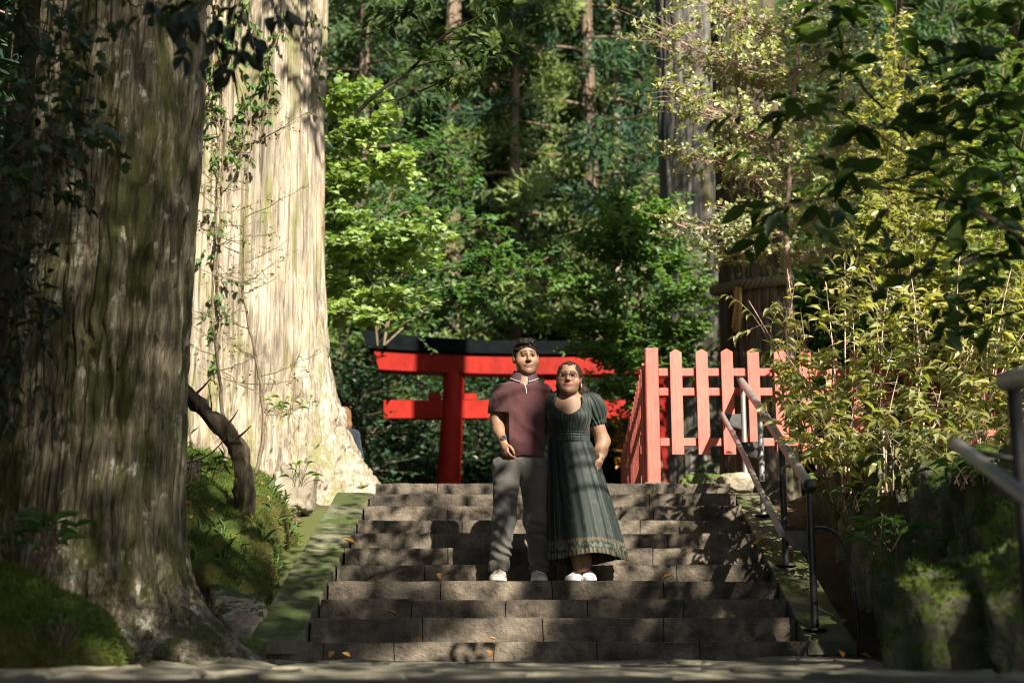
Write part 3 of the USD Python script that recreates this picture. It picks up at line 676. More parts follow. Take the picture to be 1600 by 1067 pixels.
for h in (.38, .80, 1.06):
    a_, b_ = np.array([FX - .008, FY + .062, TOPZ + h]), np.array([FX + .16, FY + 5.2, TOPZ + h - .22])
    d_ = b_ - a_; m = rbox((.045, np.linalg.norm(d_), .076), (0, 0, 0), .006)
    ang = math.atan2(d_[0], d_[1]); pit = math.atan2(d_[2], math.hypot(d_[0], d_[1]))
    R_ = rot((0, 0, 1), -ang) @ rot((1, 0, 0), pit)
    obj('rail', (m[0] @ R_.T + (a_ + b_) / 2, m[1]), 'fence_red', FB)
for k in (1, 2):
    obj('post', rbox((.11, .11, 1.35), (FX + .12 + .08 * k, FY + 2.5 * k + .1, TOPZ + .6 - .12 * k), .01), 'fence_red', FB)

# ---------------------------------------------------------------- handrails
def on_curb(py):
    lo, hi = 8.9, 13.0
    for _ in range(50):
        m = (lo + hi) / 2
        if W(800, py, m)[2] > curb_z(m): lo = m
        else: hi = m
    return lo
def bracket(a, b, hb=.10, dn=.03):
    """A tapering plate from the post a to the low rail b."""
    a, b = np.asarray(a), np.asarray(b)
    pts = [a + [0, y, z] for y in (-.006, .006) for z in (-hb * .55, hb * .55)] + [b + [0, y, z] for y in (-.012, .012) for z in (-dn * .6, dn * .6)] + [(a + b) / 2 + [0, y, z] for y in (-.008, .008) for z in (-hb * .42 - .02, hb * .3 - .02)]
    m = mf.Manifold.hull_points(np.array(pts)).to_mesh(); return np.array(m.vert_properties[:, :3]), np.array(m.tri_verts)
HR = thing('handrail', 'double steel handrail on four posts along the right curb of the stairs', 'handrail')
posts = [(1165, 746, 1156, 598), (1193, 806, 1186, 636), (1228, 884, 1222, 690), (1274, 984, 1266, 758)]
up_top, low_pts = [], []
for k, (bx, by, tx_, ty_) in enumerate(posts):
    Y = on_curb(by) + .0; b = W(bx, by, Y); b[2] = curb_z(min(Y, 12.38)); tp = W(tx_, ty_, Y); tp[0] = b[0]
    pp_ = obj('post', tube([b, tp], .024, 16), 'steel_dark' if k > 1 else 'steel', HR, smooth=40)
    obj('base_plate', tube([b + [0, 0, .0], b + [0, 0, .010]], .075, 24), 'steel_dark', pp_, smooth=30)
    up_top.append(tp); low_pts.append(tp + [-.19, 0, -.30])
d_ = norm(up_top[0] - up_top[-1])
ur = [up_top[-1] - d_ * .01] + up_top[::-1][1:] + [up_top[0] + d_ * .22]
obj('upper_rail', tube(spline(ur, 24), .034, 18), 'steel', HR, smooth=40)
obj('end_knob', (lambda m: (m.vertices * .047 + up_top[-1] - d_ * .02, m.faces))(_ico[3]), 'steel_dark', HR, smooth=True)
lr = [low_pts[-1] - d_ * .03] + low_pts[::-1][1:] + [low_pts[0] + d_ * .16]
obj('lower_rail', tube(spline(lr, 24), .022, 14), 'steel', HR, smooth=40)
for tp, lp in zip(up_top, low_pts):
    obj('bracket', bracket([tp[0] - .02, tp[1], lp[2] - .06], lp + [.012, 0, -.012], .13), 'steel_dark', HR)
dp = up_top[-1] + [0, 0, -.27]
obj('curved_pipe', tube(spline([dp, dp + [.10, .02, .0], dp + [.19, .04, -.06], dp + [.25, .05, -.24], dp + [.28, .05, -.7]], 20), .012, 10), 'steel_dark', HR, smooth=40)

HN = thing('handrail', 'out-of-focus steel handrail of the lower flight at the right edge of the photo', 'handrail')
e1, e2 = W(1570, 582, 4.45), W(1494, 694, 4.45)
sl = np.array([0.0, -1.0, -.39])
obj('upper_rail', tube(spline([e1 + [0, .0, -.03], e1 + sl * .10, e1 + sl * 1.5, e1 + sl * 3.4], 20), .034, 18), 'steel', HN, smooth=40)
obj('lower_rail', tube(spline([e2, e2 + sl * 1.5, e2 + sl * 3.4], 20), .022, 16), 'steel', HN, smooth=40)
for q in (0.0, 1.6, 3.1):
    b = e1 + sl * (.07 + q) + np.array([.0, 0, -.03])
    pp_ = obj('post', tube([[b[0], b[1], b[2] - 1.0], b], .024, 16), 'steel_dark', HN, smooth=40)
    obj('base_plate', tube([[b[0], b[1], b[2] - 1.0], [b[0], b[1], b[2] - .99]], .075, 24), 'steel_dark', pp_, smooth=30)
    lp = e2 + sl * (.07 + q)
    if q: obj('bracket', bracket([b[0] - .02, b[1], lp[2] - .06], lp + [.012, 0, -.01], .13), 'steel_dark', HN)
    else: obj('bracket', tube([[b[0], b[1], lp[2] - .03], lp], .009, 8), 'steel_dark', HN, smooth=True)
# ---------------------------------------------------------------- vegetation
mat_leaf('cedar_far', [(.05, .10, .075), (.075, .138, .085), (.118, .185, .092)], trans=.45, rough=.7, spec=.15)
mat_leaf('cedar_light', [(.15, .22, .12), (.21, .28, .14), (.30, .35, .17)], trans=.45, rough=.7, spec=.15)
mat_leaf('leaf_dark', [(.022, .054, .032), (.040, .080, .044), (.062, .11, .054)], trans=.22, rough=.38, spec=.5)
mat_leaf('leaf_mid', [(.050, .115, .048), (.08, .15, .055), (.125, .195, .065)], trans=.42, rough=.5)
mat_leaf('leaf_green', [(.075, .165, .065), (.11, .21, .075), (.16, .26, .09)], trans=.5, rough=.5)
mat_leaf('leaf_lime', [(.17, .28, .11), (.25, .35, .13), (.32, .42, .17)], trans=.40, rough=.5)
mat_leaf('leaf_pinkish', [(.24, .30, .16), (.36, .37, .24), (.48, .38, .30), (.28, .34, .18), (.40, .40, .28)], trans=.35, rough=.5)
mat_leaf('leaf_bush', [(.09, .14, .045), (.17, .22, .07), (.29, .31, .12), (.40, .35, .18), (.16, .21, .075)], trans=.48, rough=.36, spec=.5)
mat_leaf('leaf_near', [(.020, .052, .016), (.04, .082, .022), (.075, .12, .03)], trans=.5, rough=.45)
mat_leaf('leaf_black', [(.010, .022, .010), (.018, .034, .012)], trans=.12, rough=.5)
mat_leaf('leaf_sapling', [(.09, .12, .03), (.15, .17, .05), (.20, .18, .07)], trans=.4, rough=.55)
mat_leaf('leaf_fallen', [(.30, .13, .035), (.38, .20, .06), (.24, .10, .03), (.42, .28, .12)], trans=.15, rough=.6)
mat_leaf('leaf_rust', [(.36, .13, .03), (.42, .22, .05), (.28, .10, .03)], trans=.35, rough=.55)

def many_tubes(P, r, sides=4):
    """Tubes along P (n, k, 3) with radii r (n, k) or (n, 1)."""
    P = np.asarray(P, float); n, k, _ = P.shape
    r = np.broadcast_to(r, (n, k))
    t = norm(P[:, -1] - P[:, 0]); a = np.where(np.abs(t[:, 2:]) < .9, [[0, 0, 1.0]], [[1.0, 0, 0]])
    u = norm(np.cross(t, a)); w = np.cross(t, u)
    th = np.arange(sides) / sides * 2 * math.pi
    ring = u[:, None] * np.cos(th)[None, :, None] + w[:, None] * np.sin(th)[None, :, None]
    v = P[:, :, None] + ring[:, None] * r[:, :, None, None]
    i, j = np.meshgrid(np.arange(k - 1), np.arange(sides), indexing='ij'); i, j = i.ravel(), j.ravel(); j2 = (j + 1) % sides
    f = np.vstack([np.c_[i * sides + j, i * sides + j2, (i + 1) * sides + j2], np.c_[i * sides + j, (i + 1) * sides + j2, (i + 1) * sides + j]])
    return v.reshape(-1, 3), (f[None] + (np.arange(n) * k * sides)[:, None, None]).reshape(-1, 3)
def bez(a, b, c, k):
    t = np.linspace(0, 1, k)[None, :, None]
    return a[:, None] * (1 - t) ** 2 + 2 * b[:, None] * t * (1 - t) + c[:, None] * t ** 2
class Plant:
    """Limbs (polylines) that carry twigs, and twigs that carry leaves."""
    def __init__(s, seed): s.rng = np.random.default_rng(seed); s.wood = Acc(); s.pos, s.ax, s.nr, s.ln = [], [], [], []
    def limb(s, pts, r0, r1, n=14, sides=6, wob=0.0):
        p = spline(pts, n)
        if wob: p[1:-1] += s.rng.normal(size=(n - 2, 3)) * wob
        s.wood.add(tube(p, np.linspace(r0, r1, n), sides)); return p
    def twigs(s, path, n, spread, leaves, L, r=.004, t0=.15, up=.0, fan=.55, droop=0.0, lean=.12, rosette=False, bias=None, sub=None):
        """n twigs off the path with tips scattered by spread (x, y, z); each has so many leaves of length L=(a, b)."""
        rng = s.rng; path = np.asarray(path); m = len(path)
        t = t0 + (1 - t0) * rng.random(n)
        base = np.stack([np.interp(np.clip(t - lean * rng.random(n), 0, 1), np.linspace(0, 1, m), path[:, k]) for k in range(3)], 1)
        at = np.stack([np.interp(t, np.linspace(0, 1, m), path[:, k]) for k in range(3)], 1)
        off = rng.normal(size=(n, 3)) * np.asarray(spread)
        if bias is not None: off += np.asarray(bias) * rng.random((n, 1))
        tip = at + off; tip[:, 2] += up * np.linalg.norm(off[:, :2], axis=1)
        mid = (base + tip) / 2 + rng.normal(size=(n, 3)) * np.linalg.norm(tip - base, axis=1)[:, None] * .12
        P = bez(base, mid, tip, 5)
        s.wood.add(many_tubes(P, np.linspace(1, .45, 5)[None] * r, 4))
        for q in range(leaves):
            u = 1.0 if rosette else np.clip(.45 + .55 * (q + rng.random(n)) / leaves, 0, 1)
            u = np.broadcast_to(u, (n,))
            x = u * 4; i0 = np.minimum(x.astype(int), 3); fr = (x - i0)[:, None]
            p = P[np.arange(n), i0] * (1 - fr) + P[np.arange(n), i0 + 1] * fr
            d = norm(P[:, 4] - P[:, 2] + 1e-6)
            side = norm(np.cross(d, np.array([0, 0, 1.0]) + rng.normal(size=(n, 3)) * .25)) * (1 if q % 2 else -1)
            if rosette:
                a = 2 * math.pi * (q + rng.random(n) * .6) / leaves
                e1 = norm(np.cross(d, np.array([.1, .2, 1.0]))); e2 = np.cross(d, e1)
                ax = d * .35 + e1 * np.cos(a)[:, None] + e2 * np.sin(a)[:, None]; ax[:, 2] *= .6; ax[:, 2] += .12
            else: ax = d * (1 - fan) + side * fan
            ax = norm(ax + rng.normal(size=(n, 3)) * .18); ax[:, 2] -= droop
            nr = np.array([0, -.15, 1.0]) + rng.normal(size=(n, 3)) * .5
            s.pos.append(p); s.ax.append(ax); s.nr.append(nr); s.ln.append(rng.uniform(*L, n))
        return tip
    def arrays(s): return np.vstack(s.pos), np.vstack(s.ax), np.vstack(s.nr), np.concatenate(s.ln)
    def build(s, t, tmpl, wood, leaf, ratio=.5, single=0, size_at=None, part='foliage', limb='branches'):
        """Up to `single` leaves (the ones nearest the viewer) become parts of their own; the rest is one mass."""
        if s.wood.n: obj(limb, s.wood.get(), wood, t, smooth=True)
        if not s.pos: return
        p, a, n, l = s.arrays(); wd = l * ratio * s.rng.uniform(.8, 1.2, len(l))
        if single:
            d = np.linalg.norm(p - np.array([0, 0, EYE]), axis=1) / l
            u = (p[:, 0] / (p[:, 1] * cT + (p[:, 2] - EYE) * sT)) * F + 800; w_ = (p[:, 2] - EYE) / p[:, 1]
            d = d + 1e4 * ((u < 0) | (u > 1600) | (w_ > .48))
            o = np.argsort(d)[:single]
            v, f = place(tmpl, p[o], a[o], n[o], l[o], wd[o], one=False)
            for x in v: obj('leaf', (x, f), leaf, t, smooth=True)
            k = np.ones(len(l), bool); k[o] = False
            p, a, n, l, wd = p[k], a[k], n[k], l[k], wd[k]
        if len(l): obj(part, place(tmpl, p, a, n, l, wd), leaf, t, smooth=True, kind='stuff')

# -- tall cedars: two kinds built once, then set out through the forest
def cedar(name, label, seed, H=26.0, base=.22, Lmax=3.6, boughs=62, sprays=15, needles=20, matn='cedar_far', group=None, bark='bark_brown', loc=(0, 0, 0)):
    rng = np.random.default_rng(seed)
    t = thing(name, label, 'tree', loc=loc, group=group)
    z = np.r_[np.linspace(-.3, H * .6, 40), np.linspace(H * .62, H, 12)]
    obj('trunk', tube(np.c_[.05 * np.sin(z * .5 + seed), .05 * np.cos(z * .4), z], .30 * (1 - z / H * .93) + .10 * np.exp(-np.clip(z, 0, None) / .7), 14), bark, t, smooth=True)
    A = Acc(); P, D, N, LN = [], [], [], []
    for k in range(boughs):
        q = (k + rng.random()) / boughs; zb = H * (base + (1 - base) * q ** .9)
        L = Lmax * (1 - q) ** .6 * rng.uniform(.6, 1.1) + .4; a = k * 2.4 + rng.uniform(-.5, .5)
        d = np.array([math.cos(a), math.sin(a), 0])
        u = np.linspace(0, 1, 8)[:, None]
        path = np.array([0, 0, zb]) + d * u * L + np.array([0, 0, 1.0]) * L * (.10 * u - .50 * u ** 2 + .22 * u ** 4)
        A.add(tube(path, np.linspace(.045, .012, 8), 5))
        n = max(4, int(sprays * L / Lmax * 1.2))
        tt = rng.uniform(.25, 1.0, n); at = np.stack([np.interp(tt, u[:, 0], path[:, c]) for c in range(3)], 1)
        side = np.array([-d[1], d[0], 0]); off = rng.normal(size=n) * .30 * (.4 + .5 * L * .4)
        c = at + side * off[:, None] + np.array([0, 0, 1.0]) * (rng.normal(size=n) * .14 - .05)[:, None]
        sd = norm(d * .7 + side * np.sign(off)[:, None] * .5 + np.array([0, 0, -.35]) + rng.normal(size=(n, 3)) * .25)
        m = needles
        pc = np.repeat(c, m, 0) + rng.normal(size=(n * m, 3)) * np.array([.17, .17, .12])
        dd = norm(np.repeat(sd, m, 0) * 1.0 + rng.normal(size=(n * m, 3)) * .65 + np.array([0, 0, .15]))
        P.append(pc); D.append(dd); N.append(rnd_dirs(rng, n * m, .5)); LN.append(rng.uniform(.18, .42, n * m))
    obj('boughs', A.get(), bark, t, smooth=True)
    P, D, N, LN = map(np.concatenate, (P, D, N, LN))
    obj('crown', place(L_DIA, P, D, N, LN, LN * .17), matn, t, kind='stuff')
    return t
def gz_at(x, y): return float(ground_h(np.array([x]), np.array([y]))[0])

MARKS = [(330, 'behind the bright trunk'), (520, 'just right of the bright trunk'), (620, 'above the left end of the gate'), (760, 'above the left half of the gate'), (880, 'above the couple'), (1010, 'above the right half of the gate'), (1160, 'beside the thick grey trunk'), (1320, 'behind the tiered tree'), (1480, 'behind the leafy bush'), (1700, 'in the upper right corner')]
def spot(x, y):
    px = x / (y * cT + .12 * y) * F + 800
    return min(MARKS, key=lambda m: abs(m[0] - px))[1]
def far_label(dark, x, y):
    return ('blue-green ' if dark else 'light green ') + ('cedar' if y < 46 else 'distant cedar' if y < 60 else 'farthest cedar') + ' in the blurred forest ' + spot(x, y)
BG = 'cedars of the soft-focus forest behind the gate'
FARL = 'tall green cedar in the blurred forest behind the gate'
FARL2 = 'tall blue-green dark cedar in the blurred forest behind the gate'
spots = [(4.5, 44, 1.0), (-13, 40, 1.05), (-8.5, 36, .9), (14, 38, 1.0), (9.6, 34, .95), (-3.5, 52, 1.15)]
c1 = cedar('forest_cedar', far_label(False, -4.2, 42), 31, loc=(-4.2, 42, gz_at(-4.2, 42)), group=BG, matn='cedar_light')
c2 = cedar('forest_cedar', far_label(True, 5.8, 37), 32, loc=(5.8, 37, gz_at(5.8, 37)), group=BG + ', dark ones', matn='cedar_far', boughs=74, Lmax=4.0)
rg = np.random.default_rng(77)
far = []
for y in (36, 42, 48, 55, 63, 73):
    for x in np.arange(-.55 * y - 3, .55 * y + 6, 4.4 + (y - 36) * .03):
        far.append((x + rg.uniform(-1.5, 1.5), y + rg.uniform(-2.4, 2.4)))
for x, y in far:
    if abs(x / y * F + 800 - 700) < 25 and y < 45: continue
    if abs(x + 4.2) < 2 and abs(y - 42) < 2.5 or abs(x - 5.8) < 2 and abs(y - 37) < 2.5: continue
    dark = rg.random() < .5
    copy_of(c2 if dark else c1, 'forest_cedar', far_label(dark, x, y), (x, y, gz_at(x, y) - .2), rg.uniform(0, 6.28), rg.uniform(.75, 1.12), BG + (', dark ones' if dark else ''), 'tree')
for dark, px, Y, sc_, dz, where in ((0, 770, 33, .95, -3.2, 'above the gap between gate post and man'), (0, 850, 35.5, 1.0, -2.5, 'right above the couple'), (1, 925, 31.5, 1.0, -1.5, 'above the right half of the gate'), (0, 610, 34, .9, -3, 'above the left tip of the gate'), (1, 560, 31, .9, -2.0, 'beside the bright trunk'), (1, 1005, 34, 1.0, -1, 'left of the thick grey trunk'), (0, 690, 36, 1.0, -2.5, 'behind the straight brown trunk'), (1, 650, 33, .8, -2, 'left of the straight brown trunk'), (0, 805, 31, .85, -2.5, 'straight behind the couple')):
    x = XA(px, Y, 7)
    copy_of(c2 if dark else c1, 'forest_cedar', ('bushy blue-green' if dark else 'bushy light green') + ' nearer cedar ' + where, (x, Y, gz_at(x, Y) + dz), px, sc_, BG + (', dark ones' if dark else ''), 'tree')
# slender trunks that show through the foliage
def bare_trunk(name, label, px, Y, wpx, seed, matn, H=22):
    x = XA(px, Y, 8); r = wpx / F * Y / 2
    t = thing(name, label, 'tree'); z0 = gz_at(x, Y) - .3
    z = np.linspace(z0, z0 + H, 60); rr = r * (1.15 - .4 * (z - z0) / H)
    obj('trunk', trunk_mesh((x, Y), z, lambda T, Z: r * (1.15 - .35 * (Z - z0) / H) + .02 * np.cos(3 * T), nth=48, crack=.02, fx=10, fz=.5, rough=.012, seed=seed), matn, t, smooth=True)
    return t
bare_trunk('slender_cedar', 'straight brown cedar trunk rising behind the left part of the gate', 704, 31, 27, 41, 'bark_brown')
bare_trunk('slender_cedar', 'thin pale sunlit trunk in the forest left of the thick grey trunk', 968, 33, 17, 42, 'bark_pale')
bare_trunk('slender_cedar', 'very thin pale trunk at the top, high above the couple', 809, 38, 15, 43, 'bark_pale')
bare_trunk('slender_cedar', 'narrow dark trunk at the far left edge behind the near cedar', 18, 13.5, 20, 44, 'bark_dark')

# -- forest to the left and right, out of the light
SIDE = 'cedars crowding the path on both sides'
c3 = cedar('side_cedar', 'dense dark cedar crowding the left side of the path', 33, H=17, base=.02, Lmax=3.0, boughs=80, sprays=15, needles=16, loc=(-7.2, 13, .8), group=SIDE, matn='cedar_far')
for x, y, s in ((-6.6, 7.5, 1.0), (-6.0, 2.6, .9), (-8.8, 17.5, 1.1), (-5.2, 22, .8), (-12, 10, 1.1), (-7.8, 27, 1.0), (-6.5, -3, 1.0), (-11.5, 3, 1.1), (-12, 24, 1.2), (-4.9, 5.6, .62), (-5.0, 9.2, .7), (-4.6, 11.2, .6), (-4.2, 1.6, .6)):
    copy_of(c3, 'side_cedar', 'dense dark cedar crowding the left side of the path', (x, y, gz_at(x, y) - .2), x * 7, s, SIDE, 'tree')
for x, y, s, lb in ((12.5, 25, 1.1, 'beyond the middle of the right fence'), (8.2, 28, 1.0, 'behind the thick grey trunk'), (16, 19, 1.1, 'beyond the right fence, out at the side'), (15, 30, 1.2, 'farthest beyond the right fence')):
    copy_of(c3, 'side_cedar', 'dense dark cedar standing ' + lb, (x, y, gz_at(x, y) - .2), x * 7, s, 'cedars beyond the right fence', 'tree')
# crowns of the big trunks, above the picture
def crown_on(x, y, z, s, lab):
    pass

# -- broadleaf understory: one round shrub, many copies
def broad(name, label, seed, H, R, n, L, matn, loc, group=None, cat='shrub', ratio=.5, tmpl=L_DIA, twig='twig', gap=.42, leaves=9):
    t = thing(name, label, cat, loc=loc, group=group); pl = Plant(seed); rng = pl.rng
    for k in range(n):
        a = k * 2.4 + rng.uniform(-.4, .4); q = (k + .5) / n
        e = np.array([math.cos(a) * R * rng.uniform(.45, .95) * (1 - .45 * q), math.sin(a) * R * rng.uniform(.45, .95) * (1 - .45 * q), H * (.25 + .75 * q) * rng.uniform(.85, 1.05)])
        b = np.array([0, 0, e[2] * rng.uniform(.25, .55)])
        p = pl.limb([b, (b + e) / 2 + [0, 0, .08 * H], e], .02, .006, n=8, sides=4)
        pl.twigs(p, 26, (R * .20, R * .20, R * .10), leaves, L, t0=gap, r=.003)
    pl.limb([(0, 0, -.3), (.05, .03, H * .4), (0, .05, H * .85)], .06 * H / 4, .01, n=10)
    pl.build(t, tmpl, twig, matn, ratio)
    return t
def HM(px):
    return ['left of the gate', 'under its left overhang', 'beside its left post', 'right of its left post', 'seen past the man', 'seen past the woman', 'beside its right post', 'behind the fence', 'behind the leafy bush'][int(np.searchsorted([545, 640, 690, 760, 830, 920, 1030, 1250], px))]
HG = 'dark glossy shrubs behind the gate'
h1 = broad('dark_shrub', 'dark glossy camellia-like shrub in the hedge behind the gate', 51, 3.6, 1.7, 26, (.09, .15), 'leaf_dark', (tx(560, 650), 27.5, 1.2), HG)
for px, Y, s in ((600, 26.6, 1.0), (655, 27.2, 1.1), (745, 27.0, 1.1), (790, 27.8, 1.0), (840, 27.0, 1.15), (900, 27.3, 1.1), (950, 27.6, 1.0), (1000, 27.2, 1.1), (1060, 27.4, 1.15), (1120, 27.8, 1.2), (530, 27.6, 1.3), (700, 29.5, 1.4), (580, 30.5, 1.5), (860, 30, 1.5), (1000, 30, 1.45), (1180, 28, 1.3), (1240, 27, 1.3), (1320, 26, 1.3), (1400, 26, 1.3), (520, 22, .9), (500, 24.5, 1.2), (555, 25, 1.0), (620, 29.5, 1.25), (770, 31, 1.2), (930, 29.2, 1.3)):
    x = float(W(px, 700, Y)[0])
    copy_of(h1, 'dark_shrub', ('larger ' if s > 1.22 else '') + ('low ' if s < .95 else '') + 'dark glossy shrub ' + ('far ' if Y > 28.5 else '') + 'behind the gate at the hedge ' + HM(px), (x, Y, gz_at(x, Y) - .15), px * .7, s, HG, 'shrub')
MG = 'mid-green understory trees between gate and cedars'
m1 = broad('understory_tree', 'mid-green leafy understory tree in front of the far cedars', 52, 6.0, 2.2, 34, (.12, .19), 'leaf_mid', (float(W(640, 300, 29)[0]), 29.5, 1.2), MG, cat='tree')
for px, Y, s in ((560, 30, 1.1), (735, 31, 1.05), (790, 33.5, 1.25), (880, 34, 1.2), (600, 33, 1.5), (1010, 32, 1.2), (1140, 30, 1.4), (1250, 29, 1.5), (1380, 28, 1.5), (680, 35, 1.5), (1330, 22.2, 1.1), (1480, 22, 1.31), (1560, 19, 1.3), (1440, 17, .9), (520, 27, 1.2)):
    x = float(W(px, 500, Y)[0])
    copy_of(m1, 'understory_tree', ('tall ' if s > 1.3 else 'low ' if s < 1.08 else '') + 'mid-green leafy understory tree ' + ('deeper in ' if Y > 31.5 else '') + spot(x, Y), (x, Y, gz_at(x, Y) - .15), px * .3, s, MG, 'tree')

# -- the lime-green sunlit shrub right of the bright trunk
t = thing('sunlit_shrub', 'lime-green sunlit shrub with pale stems beside the bright trunk', 'shrub'); pl = Plant(61)
YS = 16.6
st_ = pl.limb([W(505, 620, YS), W(500, 450, YS), W(503, 300, YS), W(517, 170, YS), W(535, 120, YS)], .035, .008, n=22)
for (a, b, n, sp) in (((502, 330), (640, 245), 70, (.20, .25, .10)), ((505, 260), (600, 190), 60, (.17, .2, .09)), ((512, 190), (560, 140), 42, (.15, .2, .10)), ((500, 380), (690, 370), 85, (.20, .25, .10)), ((500, 430), (650, 400), 70, (.2, .25, .08)),
                      ((500, 450), (560, 450), 36, (.15, .2, .07)), ((500, 495), (655, 462), 75, (.2, .25, .06)), ((505, 300), (560, 280), 40, (.18, .2, .12)), ((500, 345), (560, 345), 36, (.14, .2, .1)), ((503, 400), (560, 380), 34, (.16, .2, .08)), ((520, 150), (610, 155), 30, (.12, .2, .06)), ((500, 490), (590, 500), 36, (.15, .2, .05))):
    A_, B_ = W(*a, YS), W(*b, YS - .3 + pl.rng.uniform(-.5, .3))
    p = pl.limb([A_, (A_ + B_) / 2 + [0, 0, .06], B_], .012, .004, n=8, sides=5)
    pl.twigs(p, int(n * 1.25), sp, 8, (.07, .105), r=.0028, t0=.2, rosette=False, fan=.7)
pl.build(t, L_HEX, 'twig_pale', 'leaf_lime', .78)

# -- green boughs between shrub and gate
t = thing('green_shrub', 'mid-green arching shrub between the lime shrub and the gate top', 'shrub'); pl = Plant(62)
for (pts, n) in ((((600, 540), (640, 400), (700, 310), (745, 265)), 60), (((600, 540), (620, 470), (720, 410), (790, 385)), 70), (((600, 540), (690, 470), (800, 430), (860, 400)), 70), (((590, 540), (600, 330), (650, 240), (690, 215)), 60), (((600, 540), (640, 500), (720, 480), (810, 470)), 50), (((600, 540), (620, 420), (650, 330), (660, 300)), 50), (((590, 540), (640, 330), (720, 350), (770, 340)), 44)):
    P_ = [W(a, b, 19.2 + pl.rng.uniform(-.5, .5)) for a, b in pts]
    p = pl.limb(P_, .018, .004, n=14, sides=5)
    pl.twigs(p, int(n * 1.3), (.22, .3, .13), 8, (.08, .12), r=.003, t0=.3, fan=.6)
pl.build(t, L_HEX, 'twig', 'leaf_green', .55)

# -- the round tree over the right half of the gate
t = thing('layered_tree', 'rounded mid-green tree whose boughs hang over the gate right of the couple', 'tree'); pl = Plant(63)
YT = 19.5
tr = pl.limb([W(1035, 760, YT), W(1015, 600, YT), W(1000, 460, YT), W(985, 340, YT), W(980, 300, YT)], .06, .012, n=18)
for (a, b, n, sp) in (((990, 360), (960, 310), 60, (.22, .3, .15)), ((990, 380), (1040, 330), 60, (.22, .3, .13)), ((1000, 420), (900, 370), 70, (.2, .3, .12)), ((1000, 440), (1070, 400), 60, (.2, .3, .12)), ((1005, 490), (880, 440), 75, (.2, .3, .12)), ((1005, 500), (1090, 450), 60, (.2, .3, .12)),
                      ((1010, 540), (880, 500), 80, (.2, .3, .11)), ((1010, 540), (1100, 510), 50, (.2, .3, .11)), ((1012, 580), (905, 545), 60, (.17, .25, .08)), ((1015, 620), (935, 600), 44, (.14, .25, .08)), ((1015, 640), (980, 625), 30, (.14, .25, .12)), ((1000, 400), (970, 350), 60, (.24, .3, .16)), ((1005, 560), (960, 575), 40, (.14, .2, .06)), ((1020, 560), (1080, 560), 40, (.2, .3, .12))):
    A_, B_ = W(*a, YT), W(*b, YT + pl.rng.uniform(-.9, .3))
    p = pl.limb([A_, (A_ + B_) / 2 + [0, 0, .05], B_], .014, .004, n=8, sides=5)
    pl.twigs(p, int(n * 1.7), sp, 9, (.07, .115), r=.003, t0=.2, fan=.6)
pl.build(t, L_HEX, 'twig', 'leaf_green', .55)
t = thing('rusty_shrub', 'low shrub with rusty orange leaves beside the end of the fence', 'shrub'); pl = Plant(64)
p = pl.limb([W(985, 760, 20), W(975, 700, 20), W(962, 650, 20)], .02, .005, n=8)
pl.twigs(p, 40, (.16, .2, .16), 7, (.06, .09), t0=.4)
pl.build(t, L_HEX, 'twig', 'leaf_rust', .5)

# -- the tiered tree with pinkish twigs
t = thing('tiered_tree', 'sunlit tree of flat leaf tiers and pinkish twigs before the dark trunks', 'tree'); pl = Plant(65)
YP = 14.3
tr = pl.limb([W(1245, 745, YP), W(1238, 560, YP), W(1232, 400, YP), W(1233, 250, YP), W(1245, 100, YP), W(1262, -60, YP)], .036, .018, n=26, sides=8, wob=.006)
tiers = [((1235, 120), (1005, 40), 150, (.26, .35, .10)), ((1240, 60), (1090, -10), 110, (.26, .35, .10)), ((1236, 140), (1120, 90), 110, (.2, .3, .09)), ((1234, 110), (1180, 40), 90, (.2, .3, .12)),
         ((1234, 225), (1040, 130), 120, (.2, .3, .07)), ((1234, 240), (1110, 165), 80, (.18, .3, .08)), ((1234, 285), (1025, 218), 95, (.16, .25, .045)), ((1232, 330), (1130, 215), 40, (.14, .25, .06)),
         ((1232, 360), (1045, 345), 100, (.17, .28, .05)), ((1232, 340), (1130, 325), 70, (.16, .28, .06)), ((1232, 385), (1110, 385), 60, (.15, .25, .05)),
         ((1236, 120), (1330, 40), 110, (.25, .35, .12)), ((1236, 200), (1330, 130), 90, (.25, .35, .12)), ((1234, 280), (1330, 220), 80, (.25, .35, .12)), ((1234, 350), (1320, 310), 70, (.25, .35, .1)), ((1234, 400), (1310, 380), 60, (.25, .35, .1)), ((1245, 40), (1300, -40), 70, (.25, .35, .12))]
for a, b, n, sp in tiers:
    A_, B_ = W(*a, YP), W(*b, YP + pl.rng.uniform(-.6, .3))
    p = pl.limb([A_, A_ * .5 + B_ * .5 + [0, 0, -.07], B_], .013, .005, n=9, sides=5, wob=.012)
    pl.twigs(p, int(n * 1.0), (sp[0] * .9, sp[1], sp[2] * .6), 7, (.050, .080), r=.0032, t0=.15, rosette=True, lean=.25)
pl.build(t, L_HEX, 'twig_pink', 'leaf_pinkish', .55)

